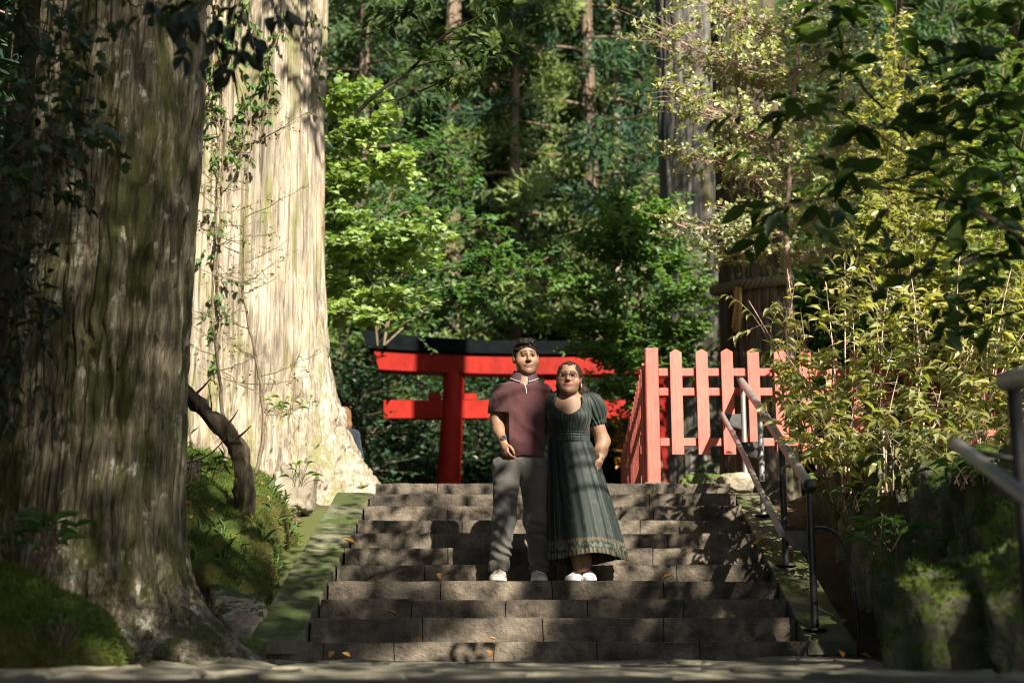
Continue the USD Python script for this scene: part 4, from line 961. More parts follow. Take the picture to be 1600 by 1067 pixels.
# -- the big leafy bush on the rock wall
t = thing('leafy_bush', 'big sunlit bush of pointed leaves growing on the mossy rock wall', 'bush'); pl = Plant(66)
rg = pl.rng
root = [(1330, 770, 10.0), (1390, 775, 9.6), (1450, 760, 9.4), (1290, 745, 10.6), (1520, 740, 9.6), (1360, 740, 10.6)]
tips = [(1170, 470, 10.4), (1200, 520, 10.2), (1215, 590, 10.0), (1250, 480, 10.6), (1262, 640, 9.4), (1290, 440, 10.8), (1300, 540, 10.0), (1330, 470, 10.8), (1340, 610, 9.6), (1370, 500, 10.4), (1390, 440, 11), (1405, 580, 9.6), (1430, 480, 10.6), (1450, 540, 10), (1470, 610, 9.5), (1490, 460, 10.6), (1520, 540, 10), (1550, 480, 10.2), (1570, 590, 9.6), (1600, 520, 10), (1610, 640, 9.4), (1380, 660, 9.3), (1310, 680, 9.4), (1250, 690, 9.6), (1445, 680, 9.2), (1520, 670, 9.2), (1560, 710, 9.1), (1225, 540, 10.6), (1280, 600, 10.1), (1355, 560, 10.1), (1230, 420, 11), (1500, 400, 11), (1420, 410, 11.2), (1580, 420, 11), (1320, 410, 11.3)]
for k, (px, py, Y) in enumerate(tips):
    a = root[int(np.argmin([abs(q[0] - px) + rg.uniform(0, 60) for q in root]))]
    A_, B_ = W(a[0] + rg.uniform(-14, 14), a[1], a[2]), W(px, py, Y)
    p = pl.limb([A_, A_ * .45 + B_ * .55 + [rg.uniform(-.05, .05), 0, .16 * max(.2, B_[2] - A_[2])], B_], .0085, .003, n=12, sides=5)
    pl.twigs(p, 13, (.15, .18, .11), 6, (.07, .125), r=.0022, t0=.36, fan=.5, droop=.28)
pl.build(t, L_LANCE, 'twig_pink', 'leaf_bush', .34, single=300)

# -- the near shrub reaching in from the upper right
t = thing('near_shrub', 'dark blurred leafy branches reaching in from the upper right edge', 'shrub'); pl = Plant(67); rg = pl.rng
YN = 5.6
limbs = [((1680, 450), (1560, 350), (1440, 250), (1380, 160)), ((1680, 450), (1500, 320), (1380, 290), (1290, 260)), ((1560, 350), (1480, 240), (1470, 120), (1450, 20)), ((1440, 260), (1340, 190), (1260, 170), (1190, 175)), ((1680, 300), (1580, 220), (1540, 100), (1530, 10)),
         ((1680, 430), (1570, 400), (1430, 420), (1330, 400)), ((1440, 270), (1330, 300), (1240, 320), (1180, 350)), ((1680, 520), (1560, 470), (1450, 470), (1380, 455)), ((1380, 170), (1330, 110), (1310, 50), (1330, -20)), ((1680, 200), (1620, 120), (1600, 60), (1610, -20)), ((1600, 380), (1590, 290), (1560, 180), (1590, 90))]
for k, q in enumerate(limbs):
    P_ = [W(a, b, YN + rg.uniform(-.35, .35)) for a, b in q]
    p = pl.limb(P_, .011 if k < 2 else .006, .0022, n=18, sides=6, wob=.004)
    pl.twigs(p, 12 if k else 10, (.13, .2, .10), 4, (.08, .145), r=.0016, t0=.25, fan=.55, droop=.22)
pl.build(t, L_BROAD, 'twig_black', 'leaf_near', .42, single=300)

# -- dark leaves hanging in front at the upper left
t = thing('hanging_branch', 'black out-of-focus leaves hanging at the top left before both trunks', 'branch'); pl = Plant(68); rg = pl.rng
for q, n in ((((300, -60), (290, 0), (285, 60), (285, 95)), 9), (((330, -60), (325, 10), (340, 80), (345, 110)), 9), (((400, -60), (395, -5), (380, 40), (360, 100)), 9), (((450, -60), (400, -20), (330, 0), (265, 20)), 10), (((430, -50), (440, 0), (440, 30), (445, 50)), 4), (((270, -50), (240, -5), (245, 20), (240, 40)), 4), (((380, -40), (375, 30), (378, 70), (385, 95)), 5)):
    p = pl.limb([W(a, b, 5.0 + rg.uniform(-.15, .15)) for a, b in q], .003, .0012, n=10, sides=5)
    pl.twigs(p, int(n * .6) + 1, (.035, .06, .035), 2, (.068, .10), r=.0009, t0=.45, fan=.4, droop=.8)
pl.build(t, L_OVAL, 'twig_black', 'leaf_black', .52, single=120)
t = thing('hanging_branch', 'dim green leafy twigs down the left edge in front of the near trunk', 'branch'); pl = Plant(69); rg = pl.rng
for q, n in ((((-60, -60), (20, 20), (70, 90), (110, 130)), 26), (((-60, 60), (10, 110), (80, 150), (150, 190)), 30), (((60, -60), (90, 20), (110, 60), (135, 100)), 20), (((-60, 150), (20, 190), (90, 210), (200, 215)), 30), (((120, -60), (130, 0), (125, 40), (100, 70)), 14), (((-60, 220), (0, 240), (60, 250), (110, 245)), 20), (((-40, -60), (10, 0), (30, 40), (40, 80)), 20), (((150, -60), (190, -10), (215, 10), (240, 10)), 8)):
    p = pl.limb([W(a, b, 5.9 + rg.uniform(-.4, .4)) for a, b in q], .005, .0015, n=12, sides=5)
    pl.twigs(p, n, (.09, .15, .07), 3, (.045, .075), r=.0012, t0=.2, fan=.5, droop=.25)
pl.build(t, L_MAPLE, 'twig_black', 'leaf_dark', .7, single=300)
t = thing('conifer_bough', 'drooping conifer bough with rusty tips at the left edge, mid-height', 'branch'); pl = Plant(70); rg = pl.rng
for q in (((-60, 300), (20, 320), (80, 340), (140, 330)), ((-60, 330), (10, 350), (60, 370), (120, 380)), ((-60, 280), (30, 290), (90, 300), (150, 295)), ((-60, 360), (0, 385), (30, 395), (60, 405)), ((-60, 310), (0, 310), (40, 330), (90, 365))):
    p = pl.limb([W(a, b, 6.3 + rg.uniform(-.2, .2)) for a, b in q], .005, .0015, n=12, sides=5)
    pl.twigs(p, 60, (.06, .10, .04), 9, (.012, .024), r=.001, t0=.1, fan=.5, droop=.1)
pl.build(t, L_DIA, 'twig', 'leaf_mid', .25)
t = thing('hanging_branch', 'thin branch with a few dark oval leaves across the top centre', 'branch'); pl = Plant(71); rg = pl.rng
limbs = [(((560, 175), (601, 137), (642, 109), (684, 64), (762, 19), (800, -10)), .011, 14), (((590, 160), (624, 154), (706, 120), (762, 92), (800, 75)), .006, 16), (((684, 64), (720, 62), (745, 72), (790, 90)), .004, 14), (((700, -40), (650, 10), (600, 20), (565, 15)), .004, 22), (((720, -60), (745, -10), (770, 5), (790, 10)), .004, 12), (((642, 109), (665, 100), (700, 95), (750, 92)), .005, 8), (((640, 5), (600, 45), (560, 60), (530, 90)), .004, 0), (((700, 105), (712, 115), (716, 122), (716, 130)), .002, 6)]
for q, r, n in limbs:
    p = pl.limb([W(a, b, 7.4 + rg.uniform(-.08, .08)) for a, b in q], r, r * .35, n=16, sides=6)
    if n: pl.twigs(p, n, (.05, .08, .045), 2, (.055, .095), r=.0012, t0=.35, fan=.4, droop=.55)
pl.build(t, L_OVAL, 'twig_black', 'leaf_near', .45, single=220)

# -- crowns of the giant cedars, above the picture
cr_ = cedar('overhead_cedar', 'tall cedar beside the near left trunk, its boughs high above the picture', 34, H=24, base=.44, Lmax=3.9, boughs=60, sprays=15, needles=18, loc=(-3.3, 9.6, .2), group='crowns above the path')
for x, y, lb in ((-5.2, 3.5, 'tall cedar left of the landing, its boughs high above the picture'),):
    copy_of(cr_, 'overhead_cedar', lb, (x, y, .6), x, 1.05, 'crowns above the path', 'tree')

t = thing('hanging_branch', 'black leafy twigs drooping in the shade down the left edge, below mid-height', 'branch'); pl = Plant(72); rg = pl.rng
for q, n in ((((-60, 200), (10, 260), (50, 330), (60, 420)), 22), (((-60, 330), (0, 380), (40, 450), (50, 540)), 22), (((-60, 420), (-10, 470), (30, 540), (25, 620)), 20), (((-60, 120), (20, 200), (80, 260), (95, 330)), 18), (((-60, 520), (-20, 560), (10, 620), (15, 700)), 14)):
    p = pl.limb([W(a, b, 6.4 + rg.uniform(-.3, .3)) for a, b in q], .005, .0015, n=12, sides=5)
    pl.twigs(p, n, (.08, .15, .09), 4, (.045, .08), r=.0012, t0=.1, fan=.5, droop=.35)
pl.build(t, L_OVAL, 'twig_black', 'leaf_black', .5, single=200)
# ---------------------------------------------------------------- the trees behind the viewer, whose crowns shade the landing and the lower steps
GAPS = [((-.20, 9.0, .16), .32), ((-.45, 8.95, .05), .24), ((.06, 9.25, .32), .22), ((.3, 9.4, .40), .12), ((-.75, 8.9, .05), .14),
        ((.70, 10.35, .62), .13), ((.95, 10.4, .66), .12), ((.45, 9.95, .50), .10), ((-.28, 9.98, .62), .10), ((-.3, 9.6, .46), .06), ((-.33, 9.95, .85), .13), ((.55, 10.0, .8), .16), ((.62, 10.0, 1.0), .16), ((.42, 10.0, 1.0), .10),
        ((-1.45, 9.3, .35), .10), ((-1.5, 10.2, .65), .10), ((-1.46, 11.8, 1.2), .25), ((-1.2, 7.3, .4), .09), ((-2.0, 9.9, .9), .18), ((-2.1, 10.8, 1.4), .25), ((-1.9, 11.6, 1.6), .3),
        ((.6, 5.2, .02), .12), ((-.9, 6.3, .02), .14), ((-1.0, 8.5, .02), .12), ((1.3, 8.3, .02), .10), ((2.1, 9.6, .2), .1), ((1.96, 11.6, 1.1), .15)]
TRUNK = [((-2.15, 7.9, z), .42) for z in np.arange(.5, 4.6, .35)]
THIN = [((2.1, 6.4, .35), .45), ((2.5, 7.6, .7), .4), ((2.45, 8.8, .5), .4), ((2.4, 10, .6), .4), ((1.9, 5.9, .2), .35), ((2.5, 8.2, .9), .35), ((2.1, 7.2, 0), .3)] + [((x, y, 0), .40) for x in np.arange(-1.4, 1.6, .6) for y in (5.2, 6.0, 6.8, 7.4)]
def open_to_sun(p, gaps=GAPS):
    k = np.ones(len(p), bool)
    for c, r in gaps:
        q = p - np.array(c); q = q - (q @ S)[:, None] * S
        k &= (q * q).sum(1) > r * r
    return k
def shade_tree(label, x0, x1, top, tx_, ty_, seed, n, zlo=3.0, ylo=-5.2, yhi=-1.8, lead=None):
    rng = np.random.default_rng(seed)
    t = thing('shade_tree', label, 'tree')
    z0 = gz_at(tx_, ty_) - .4
    zt = lead or top - .8
    A = Acc(); A.add(tube(np.array([[tx_, ty_, z] for z in np.linspace(z0, zt, 14)]), np.linspace(.23, .17 if lead else .10, 14), 14))
    for k in range(20):
        zb = zlo - .5 + (zt - zlo) * k / 16
        e = np.array([rng.uniform(x0, x1), rng.uniform(ylo, yhi), zb + rng.uniform(.4, 1.2)])
        if not open_to_sun(spline([[tx_, ty_, zb], [(tx_ + e[0]) / 2, (ty_ + e[1]) / 2, zb + .6], e], 30)).all(): continue
        A.add(tube(spline([[tx_, ty_, zb], [(tx_ + e[0]) / 2, (ty_ + e[1]) / 2, zb + .6], e], 8), np.linspace(.06, .015, 8), 6))
    obj('trunk', A.get(), 'bark_brown', t, smooth=True)
    c = np.c_[rng.uniform(x0, x1, n), rng.uniform(ylo, yhi, n), rng.uniform(zlo, top, n)]
    # the crown's top is ragged
    c = c[c[:, 2] < top - .9 * meshkit.fbm(c * np.array([.9, .3, 0]), 3, seed) - .1]
    m = 14
    p = np.repeat(c, m, 0) + rng.normal(size=(len(c) * m, 3)) * .22
    p = p[open_to_sun(p)]
    p = p[open_to_sun(p, TRUNK)]; thin = ~open_to_sun(p, THIN); p = p[~thin | (rng.random(len(p)) > .82)]
    if x0 < 0: # small leaves let an even, broken light through to the near trunk
        q = np.c_[rng.uniform(1.5, 5.6, 42000), rng.uniform(-4.5, -2.0, 42000), rng.uniform(8.5, 14.8, 42000)]
        q = q[~open_to_sun(q, TRUNK)][:5200]
        obj('small_leaves', place(L_DIA, q, rnd_dirs(rng, len(q)), rnd_dirs(rng, len(q)), .09, .055), 'leaf_dark', t, kind='stuff')
    obj('crown', place(L_DIA, p, rnd_dirs(rng, len(p)), rnd_dirs(rng, len(p), .6), rng.uniform(.12, .24, len(p)), rng.uniform(.07, .13, len(p))), 'leaf_dark', t, kind='stuff')
shade_tree('leafy tree behind the viewer shading the near cedar and mossy mound', -1.5, 4.7, 13.3, 2.4, -4.0, 1, 3400)
shade_tree('leafy tree behind the viewer shading the lower steps', 4.6, 8.9, 11.2, 6.52, -2.26, 2, 3300, lead=11.75)
shade_tree('leafy tree behind the viewer shading the gravel and the rock wall', 8.7, 14.5, 11.7, 11.4, -3.6, 3, 3000)
def shade_bough(t, targets, d, seed, n, rad, leaf=(.10, .2)):
    rng = np.random.default_rng(seed)
    P = []
    for c in targets:
        q = np.array(c) + S * d
        P.append(q + rng.normal(size=(n, 3)) * rad)
    p = np.vstack(P)
    obj('crown', place(L_DIA, p, rnd_dirs(rng, len(p)), rnd_dirs(rng, len(p), .6), rng.uniform(*leaf, len(p)), rng.uniform(leaf[0] * .5, leaf[1] * .5, len(p))), 'leaf_mid', t, kind='stuff')
    return P
# a tree beyond the right edge of the view: its boughs shade the roped and the grey trunk
t = thing('shade_tree', 'tall tree beyond the right fence shading the roped trunk', 'tree')
z_ = np.linspace(.8, 14, 14)
obj('trunk', tube(np.c_[np.full(14, 7.6), np.full(14, 10.6), z_], np.linspace(.2, .08, 14), 14), 'bark_brown', t, smooth=True)
shade_bough(t, [(2.5, 15.6, z) for z in np.arange(2.2, 5.6, .5)] + [(2.95, 15.6, z) for z in np.arange(2.2, 5.6, .5)], 8.5, 5, 260, .26)
shade_bough(t, [(2.7 + .55 * k, 23.4, z) for z in np.arange(4, 10, .9) for k in range(3)], 13.5, 6, 150, .40)

# a leafy bough above the picture, between sun and stairs: it breaks the light on the upper steps but leaves the couple's upper bodies clear
KEEP = [((.11, 10.1, 2.05), .20), ((.07, 10.1, 1.75), .24), ((.05, 10.1, 1.5), .22), ((-.06, 10.1, 1.15), .12), ((-.08, 10.1, .8), .08), ((.41, 10.1, 2.0), .17), ((.50, 10.1, 1.75), .20), ((.55, 10.1, 1.4), .16), ((.60, 10.1, 1.1), .18), ((.68, 10.1, .8), .18), ((.95, 10.7, .85), .10), ((1.0, 11.3, 1.1), .16), ((.7, 10.35, .62), .14), ((1.3, 11.4, 1.15), .08), ((-1.1, 12.0, 1.3), .14), ((-.6, 11.9, 1.28), .10), ((-.9, 11.6, 1.1), .10)]
t = thing('shade_bough', 'leafy bough hanging above the picture that breaks the sunlight on the upper steps', 'branch')
rng = np.random.default_rng(91)
T_ = []
for (xa, xb, ya, yb, n) in ((-1.3, -.15, 10.2, 11.45, 700), (-1.4, .2, 11.4, 12.5, 330), (.75, 1.25, 10.3, 12.4, 240), (1.15, 1.85, 9.3, 12.5, 700), (-1.7, -1.3, 9.2, 11.0, 160)):
    x, y = rng.uniform(xa, xb, n), rng.uniform(ya, yb, n)
    T_.append(np.c_[x, y, .13 + (y - 8.95) * .394] + S * rng.uniform(6.0, 8.6, (n, 1)))
p = np.vstack(T_); p += .22 * (np.stack([meshkit.fbm(p * 2.2 + 9 * k, 2, 4) for k in range(3)], 1) - .5) * 3
p = p[open_to_sun(p, KEEP)]
obj('foliage', place(L_HEX, p, rnd_dirs(rng, len(p)), rnd_dirs(rng, len(p), .8), rng.uniform(.08, .17, len(p)), rng.uniform(.04, .075, len(p))), 'leaf_dark', t, kind='stuff')
A = Acc()
for k in range(9):
    a = np.array([5.6, 6.2 + .1 * k, 4.2 + .1 * k]); b = p[rng.integers(len(p))]
    A.add(tube(spline([a, (a + b) / 2 + [0, 0, .25], b], 10), np.linspace(.03, .006, 10), 5))
obj('branches', A.get(), 'twig', t, smooth=True)

# the near cedar's upper boughs, spread high over the path: they close the sky above the stairs
t = thing('overhead_boughs', 'boughs of the near cedar spread high over the path, above the picture', 'branch')
rng = np.random.default_rng(17)
c = np.c_[rng.uniform(-5, 2.6, 1500), rng.uniform(-2.5, 11.5, 1500), rng.uniform(15.6, 19.5, 1500)]
p = np.repeat(c, 12, 0) + rng.normal(size=(1500 * 12, 3)) * .25
obj('foliage', place(L_DIA, p, rnd_dirs(rng, len(p)), rnd_dirs(rng, len(p), .8), rng.uniform(.22, .42, len(p)), rng.uniform(.08, .14, len(p))), 'leaf_dark', t, kind='stuff')
A = Acc()
for k in range(14):
    e = c[rng.integers(len(c))]
    A.add(tube(spline([[-2.3, 8.35, 13 + .3 * k], (np.array([-2.3, 8.35, 14 + .3 * k]) + e) / 2 + [0, 0, .8], e], 10), np.linspace(.10, .02, 10), 6))
obj('branches', A.get(), 'bark_brown', t, smooth=True)
# ---------------------------------------------------------------- people
mat_vcol('skin', rough=.55, spec=.35, sss=.12)
mat_vcol('cloth', rough=.85, spec=.15, sheen=.15, bump=.25, scale=420)
mat_vcol('satin', rough=.6, spec=.3, sheen=.1, bump=.15, scale=300)
mat_vcol('hair', rough=.55, spec=.15, bump=.5, scale=160)
mat_vcol('shoe', rough=.65, spec=.3, bump=.15, scale=200)
mat_plain('eye', (.02, .012, .008), rough=.15, var=.0)
mat_plain('gold', (.55, .36, .16), rough=.3, metallic=1.0)
mat_plain('watch_steel', (.62, .60, .56), rough=.25, metallic=1.0)
mat_plain('watch_face', (.02, .02, .022), rough=.2)
mat_plain('strap', (.10, .045, .022), rough=.6)

def grouped(groups, k=.02):
    """A field from groups (low corner, high corner, function); each is worked out near its own box only."""
    g2 = [(np.asarray(a) - .09, np.asarray(b) + .09, f) for a, b, f in groups]
    def fun(p):
        d = np.full(len(p), .3)
        for a, b, f in g2:
            m = ((p > a) & (p < b)).all(1)
            if m.any(): d[m] = smin(d[m], f(p[m]), k)
        return d
    return fun
def limb_box(pts, r): p = np.asarray(pts); return p.min(0) - r, p.max(0) + r
def chain_group(pts, rs, k=.03): return (*limb_box(pts, max(rs)), lambda p: sd_chain(p, pts, rs, k))

def head_field(fat=0.0, woman=False):
    w = 1 + fat
    def f(q):
        d = sd_ell(q, (0, .018, .032), (.077, .094, .085))
        d = smin(d, sd_ell(q, (0, -.016, -.036), (.064 * w, .072, .084)), .03)
        d = smin(d, sd_ell(q, (0, -.032, -.078), (.047 * w, .045, .034)), .03)
        d = smin(d, sd_ell(q, (0, -.070, -.098), (.020, .018, .017)), .03)
        ax = np.abs(q[:, 0]); s = np.c_[ax, q[:, 1:]]
        d = smin(d, sd_ell(s, (.041 * w, -.055, -.030), (.026 * w, .026, .030)), .025)
        d = smin(d, sd_cone(s, (0.004, -.081, .024), (.034, -.076, .023), .011, .009), .015)
        d = smax(d, -sd_ell(s, (.031, -.104, .004), (.017, .020, .012)), .014)
        d = smin(d, sd_cone(q, (0, -.086, .014), (0, -.108, -.026), .007, .0115), .012)
        d = smin(d, sd_ell(s, (.0115, -.097, -.030), (.008, .010, .007)), .008)
        d = smin(d, sd_ell(q, (0, -.085, -.0555), (.027, .011, .0055)), .009)
        d = smin(d, sd_ell(q, (0, -.084, -.066), (.022, .010, .0065)), .009)
        d = smin(d, sd_ell(s, (.079, .012, -.004), (.009, .020, .031)), .008)
        return d
    return f
def placed_head(c, R, fat, sc=1.0):
    hf = head_field(fat)
    R = np.asarray(R)
    return (np.asarray(c) - .16, np.asarray(c) + .16, lambda p: hf((p - c) @ R / sc) * sc)
def skin_colours(v, c, R, sc, base, brow, lip, beard=0.0, blush=.0):
    q = (v - c) @ np.asarray(R) / sc
    n = meshkit.fbm(v * 60, 3, 3)[:, None]
    col = np.array(base) * (.90 + .2 * n)
    near = (np.abs(q) < .14).all(1)
    ax = np.abs(q[:, 0]); front = q[:, 1] < -.05
    zb = .026 + .004 * np.cos((ax - .03) * 60)
    b = near & front & (ax > .011) & (ax < .049) & (np.abs(q[:, 2] - zb) < .0055 * (1.25 - ax * 10))
    col[b] = brow
    zl = q[:, 2] + .061 - 7 * ax ** 2
    l = near & (q[:, 1] < -.078) & (((q[:, 0] / .029) ** 2 + (zl / .0105) ** 2) < 1)
    col[l] = np.array(lip)
    m = near & (q[:, 1] < -.076) & (np.abs(zl) < .0019) & (ax < .029); col[m] = np.array(lip) * .35
    e = near & front & (((ax - .031) / .017) ** 2 + ((q[:, 2] - .006) / .010) ** 2 < 1); col[e] *= .62
    if beard:
        k = near & front & (q[:, 2] < -.035) & (ax < .06) & ~l
        col[k] *= 1 - beard * (.5 + .5 * n[k])
    if blush:
        k = np.exp(-(((ax - .042) / .02) ** 2 + ((q[:, 2] + .03) / .02) ** 2)) * near * front
        col *= (1 + k[:, None] * blush * np.array([1, -.3, -.3]))
    return col
def eyes(parent, c, R, sc):
    A = Acc(); B = Acc()
    for s in (-1, 1):
        e = np.array([s * .031, -.0775, .0055])
        m = _ico[3]; A.add((m.vertices * np.array([.0135, .0120, .0064]) * sc) @ R.T + np.asarray(c) + (R @ (e * sc)), m.faces)
        B.add((_ico[2].vertices * np.array([.0070, .0035, .0062]) * sc) @ R.T + np.asarray(c) + (R @ ((e + [0, -.0105, 0]) * sc)), _ico[2].faces)
    obj('eyes', A.get(), 'eye_white', parent, smooth=True); obj('irises', B.get(), 'eye', parent, smooth=True)
mat_plain('eye_white', (.11, .09, .08), rough=.2, var=.0)

def hand_group(w, along, thumb, palm, sc=1.0, curl=.35):
    """A hand from the wrist: along = towards the knuckles, thumb = towards the thumb's side, palm = out of the palm."""
    w = np.asarray(w, float); a = norm(np.asarray(along, float)); t = np.asarray(thumb, float); t = norm(t - a * (t @ a)); n = np.cross(a, t)
    if n @ np.asarray(palm) < 0: n = -n
    P = lambda x, y, z: w + (a * x + t * y + n * z) * sc
    segs = []
    for k, (y, L, r) in enumerate(((.029, .072, .0088), (.010, .080, .0092), (-.010, .074, .0088), (-.029, .058, .0078))):
        b = curl * (1 + .12 * k); x0, z0, ang = .086 - .004 * abs(k - 1), .0, 0.15
        pts = [P(x0 - .02, y * .9, 0)]; x, z = x0, 0.0
        pts.append(P(x, y, z))
        for L_ in (L * .45, L * .30, L * .25):
            ang += b; x += L_ * math.cos(ang); z += L_ * math.sin(ang); pts.append(P(x, y * (1 + .04), z))
        segs.append((pts, np.array([r * 1.05, r * 1.08, r, r * .92, r * .8]) * sc))
    th = [P(.018, .020, .006), P(.045, .046, .016), P(.075, .056, .026), P(.098, .052, .034)]
    segs.append((th, np.array([.015, .0125, .0105, .0085]) * sc))
    Rm = np.stack([a, t, n], 1)
    def f(p):
        d = sd_ell(p, P(.050, 0, .002), np.array([.055, .040, .0155]) * sc, Rm)
        d = smin(d, sd_cone(p, P(-.03, 0, 0), P(.03, 0, 0), .026 * sc, .024 * sc), .02)
        for pts, rs in segs:
            e = None
            for i in range(len(pts) - 1):
                c = sd_cone(p, pts[i], pts[i + 1], rs[i], rs[i + 1]); e = c if e is None else np.minimum(e, c)
            d = smin(d, e, .006)
        return d
    allp = np.vstack([np.array(s_[0]) for s_ in segs] + [w])
    return (allp.min(0) - .03, allp.max(0) + .03, f)
def mesh_field(fun, lo, hi, h):
    v, f = surface_nets(fun, lo, hi, h); return v, f, sdf_normals(fun, v, h * .6)
def strands(v, amp, seed, f=(90, 90, 14)): return amp * (meshkit.fbm(v * np.array(f), 3, seed) - .5) * 2

PY = 10.14; PZ = STEP[3][1]
def M(px, py, y=0.0):
    """A pixel to the couple's own frame at depth y from their line."""
    p = W(px, py, PY + y); return np.array([p[0], y, p[2] - PZ])
ORG = (0.0, PY, PZ + .002)

# ------------------------------------------------ the man
MAN = thing('person', 'person in a maroon polo shirt, grey trousers and a wristwatch, standing left of the other', 'person', loc=ORG)
SK = (.175, .096, .058)
hc = M(822, 560, -.01); Rm_ = rot((0, 0, 1), .16) @ rot((0, 1, 0), -.04) @ rot((1, 0, 0), .02)
HS_ = 1.12
sh_l, el_l, wr_l = M(783, 617, .02), M(776, 656, .015), M(787, 692, -.115)
sh_r, el_r, wr_r = M(848, 617, .03), M(866, 655, .17), M(905, 668, .20)
hipc = M(812, 728); kn_l, an_l, kn_r, an_r = M(788, 812, -.03), M(779, 884, .05), M(836, 812, -.02), M(843, 886, .06)
hp_l, hp_r = M(793, 738), M(832, 738)
body_groups = [placed_head(hc, Rm_, .10, HS_),
    chain_group([hc + [-.004, .035, -.07], hc + [-.014, .035, -.17]], [.059, .060]),
    chain_group([sh_l, sh_r], [.055, .055]), chain_group([hc + [-.012, .03, -.2], hipc + [0, 0, .05]], [.11, .13]),
    chain_group([sh_l, el_l + [.003, 0, 0], (el_l + wr_l) / 2 + [-.004, .01, 0], wr_l], [.055, .050, .043, .029]),
    chain_group([sh_r, el_r, wr_r], [.055, .047, .03]),
    hand_group(wr_l, (M(792, 720, -.135) - wr_l), (.55, -.75, 0), (.45, .8, -.1), 1.0, .55),
    hand_group(wr_r, (.9, .1, -.2), (0, 0, 1), (0, -1, 0), 1.0, .3),
    chain_group([hp_l, kn_l, an_l, an_l + [0, -.03, -.05]], [.08, .055, .04, .04]), chain_group([hp_r, kn_r, an_r, an_r + [0, -.03, -.05]], [.08, .055, .04, .04])]
bf = grouped(body_groups, .02)
lo = np.array([-.30, -.30, .02]); hi = np.array([.75, .40, 1.86])
v, f, n = mesh_field(bf, lo, hi, .0045)
obj('body', (v, f), 'skin', MAN, col=skin_colours(v, hc, Rm_, HS_, SK, (.022, .014, .01), (.16, .068, .054), beard=.22, blush=.12), nrm=n)
eyes(MAN, hc, Rm_, HS_)
def hair_man(p):
    q = (p - hc) @ Rm_ / HS_
    d = sd_ell(q, (0, .024, .036), (.0845, .099, .0925)); d = smin(d, sd_ell(q, (.004, -.035, .098), (.066, .052, .024)), .04)
    d = d + strands(q, .010, 4, (60, 28, 60))
    cut = (-.75 * q[:, 1] - .66 * q[:, 2]) - .0185 + .012 * (meshkit.fbm(q * 75, 2, 5) - .5)
    d = smax(d, cut, .006)
    return smax(d, np.where(q[:, 1] < .022, -.012 - q[:, 2], -.062 - q[:, 2]), .008) * HS_
v, f, n = mesh_field(hair_man, hc - .17, hc + .17, .0036)
obj('hair', (v, f), 'hair', MAN, col=np.array((.009, .0065, .005)) * (.6 + .9 * meshkit.fbm(v * 70, 3, 2)[:, None]), nrm=n)

def shirt(p):
    d = sd_ell(p, M(813, 640, .0), (.185, .128, .22))
    d = smin(d, sd_ell(p, M(812, 685, -.018), (.182, .150, .21)), .08)
    d = smin(d, sd_cone(p, sh_l + [.02, .0, -.008], sh_r + [-.02, 0, -.008], .074, .074), .07)
    d = smin(d, sd_cone(p, hc + [-.004, .028, -.156], hc + [-.008, .02, -.25], .076, .128), .05)
    d = smin(d, sd_ell(p, M(813, 718, 0), (.186, .140, .12)), .05)
    d = smin(d, sd_cone(p, sh_l + [.0, 0, -.005], sh_l * .12 + el_l * .88 + [-.008, 0, .0], .077, .075), .03)
    d = smin(d, sd_cone(p, sh_r, sh_r * .25 + el_r * .75, .078, .072), .03)
    fold = .009 * np.sin(p[:, 2] * 40 + p[:, 0] * 30 + 5 * meshkit.noise(p * 7, 3)) * np.exp(-((p[:, 2] - .98) / .17) ** 2) + .026 * (meshkit.fbm(p * np.array([12, 12, 7]), 3, 6) - .5)
    d = d + fold
    d = smax(d, M(800, 719)[2] + .016 * np.sin(p[:, 0] * 15) - p[:, 2], .008)
    # neck opening and sleeve ends
    d = smax(d, -sd_ell(p, hc + [-.010, -.045, -.150], (.045, .075, .080)), .006)
    ax_ = norm(el_l - sh_l); d = np.where(p[:, 0] < sh_l[0] + .10, smax(d, np.where(p[:, 0] < sh_l[0] + .055, (p - (sh_l * .22 + el_l * .78)) @ ax_, -1), .004), d)
    gap = sd_cone(p, el_l + [0, 0, .045], el_l - [0, 0, .1], .058, .055)
    return smax(d, -gap, .004)
sf = grouped([(np.array([-.28, -.22, .78]), np.array([.42, .28, 1.52]), shirt)])
v, f, n = mesh_field(sf, [-.32, -.24, .78], [.46, .32, 1.56], .006)
obj('polo_shirt', (v, f), 'cloth', MAN, col=np.array((.050, .018, .020)) * (.88 + .24 * meshkit.fbm(v * 40, 3, 2)[:, None]), nrm=n)
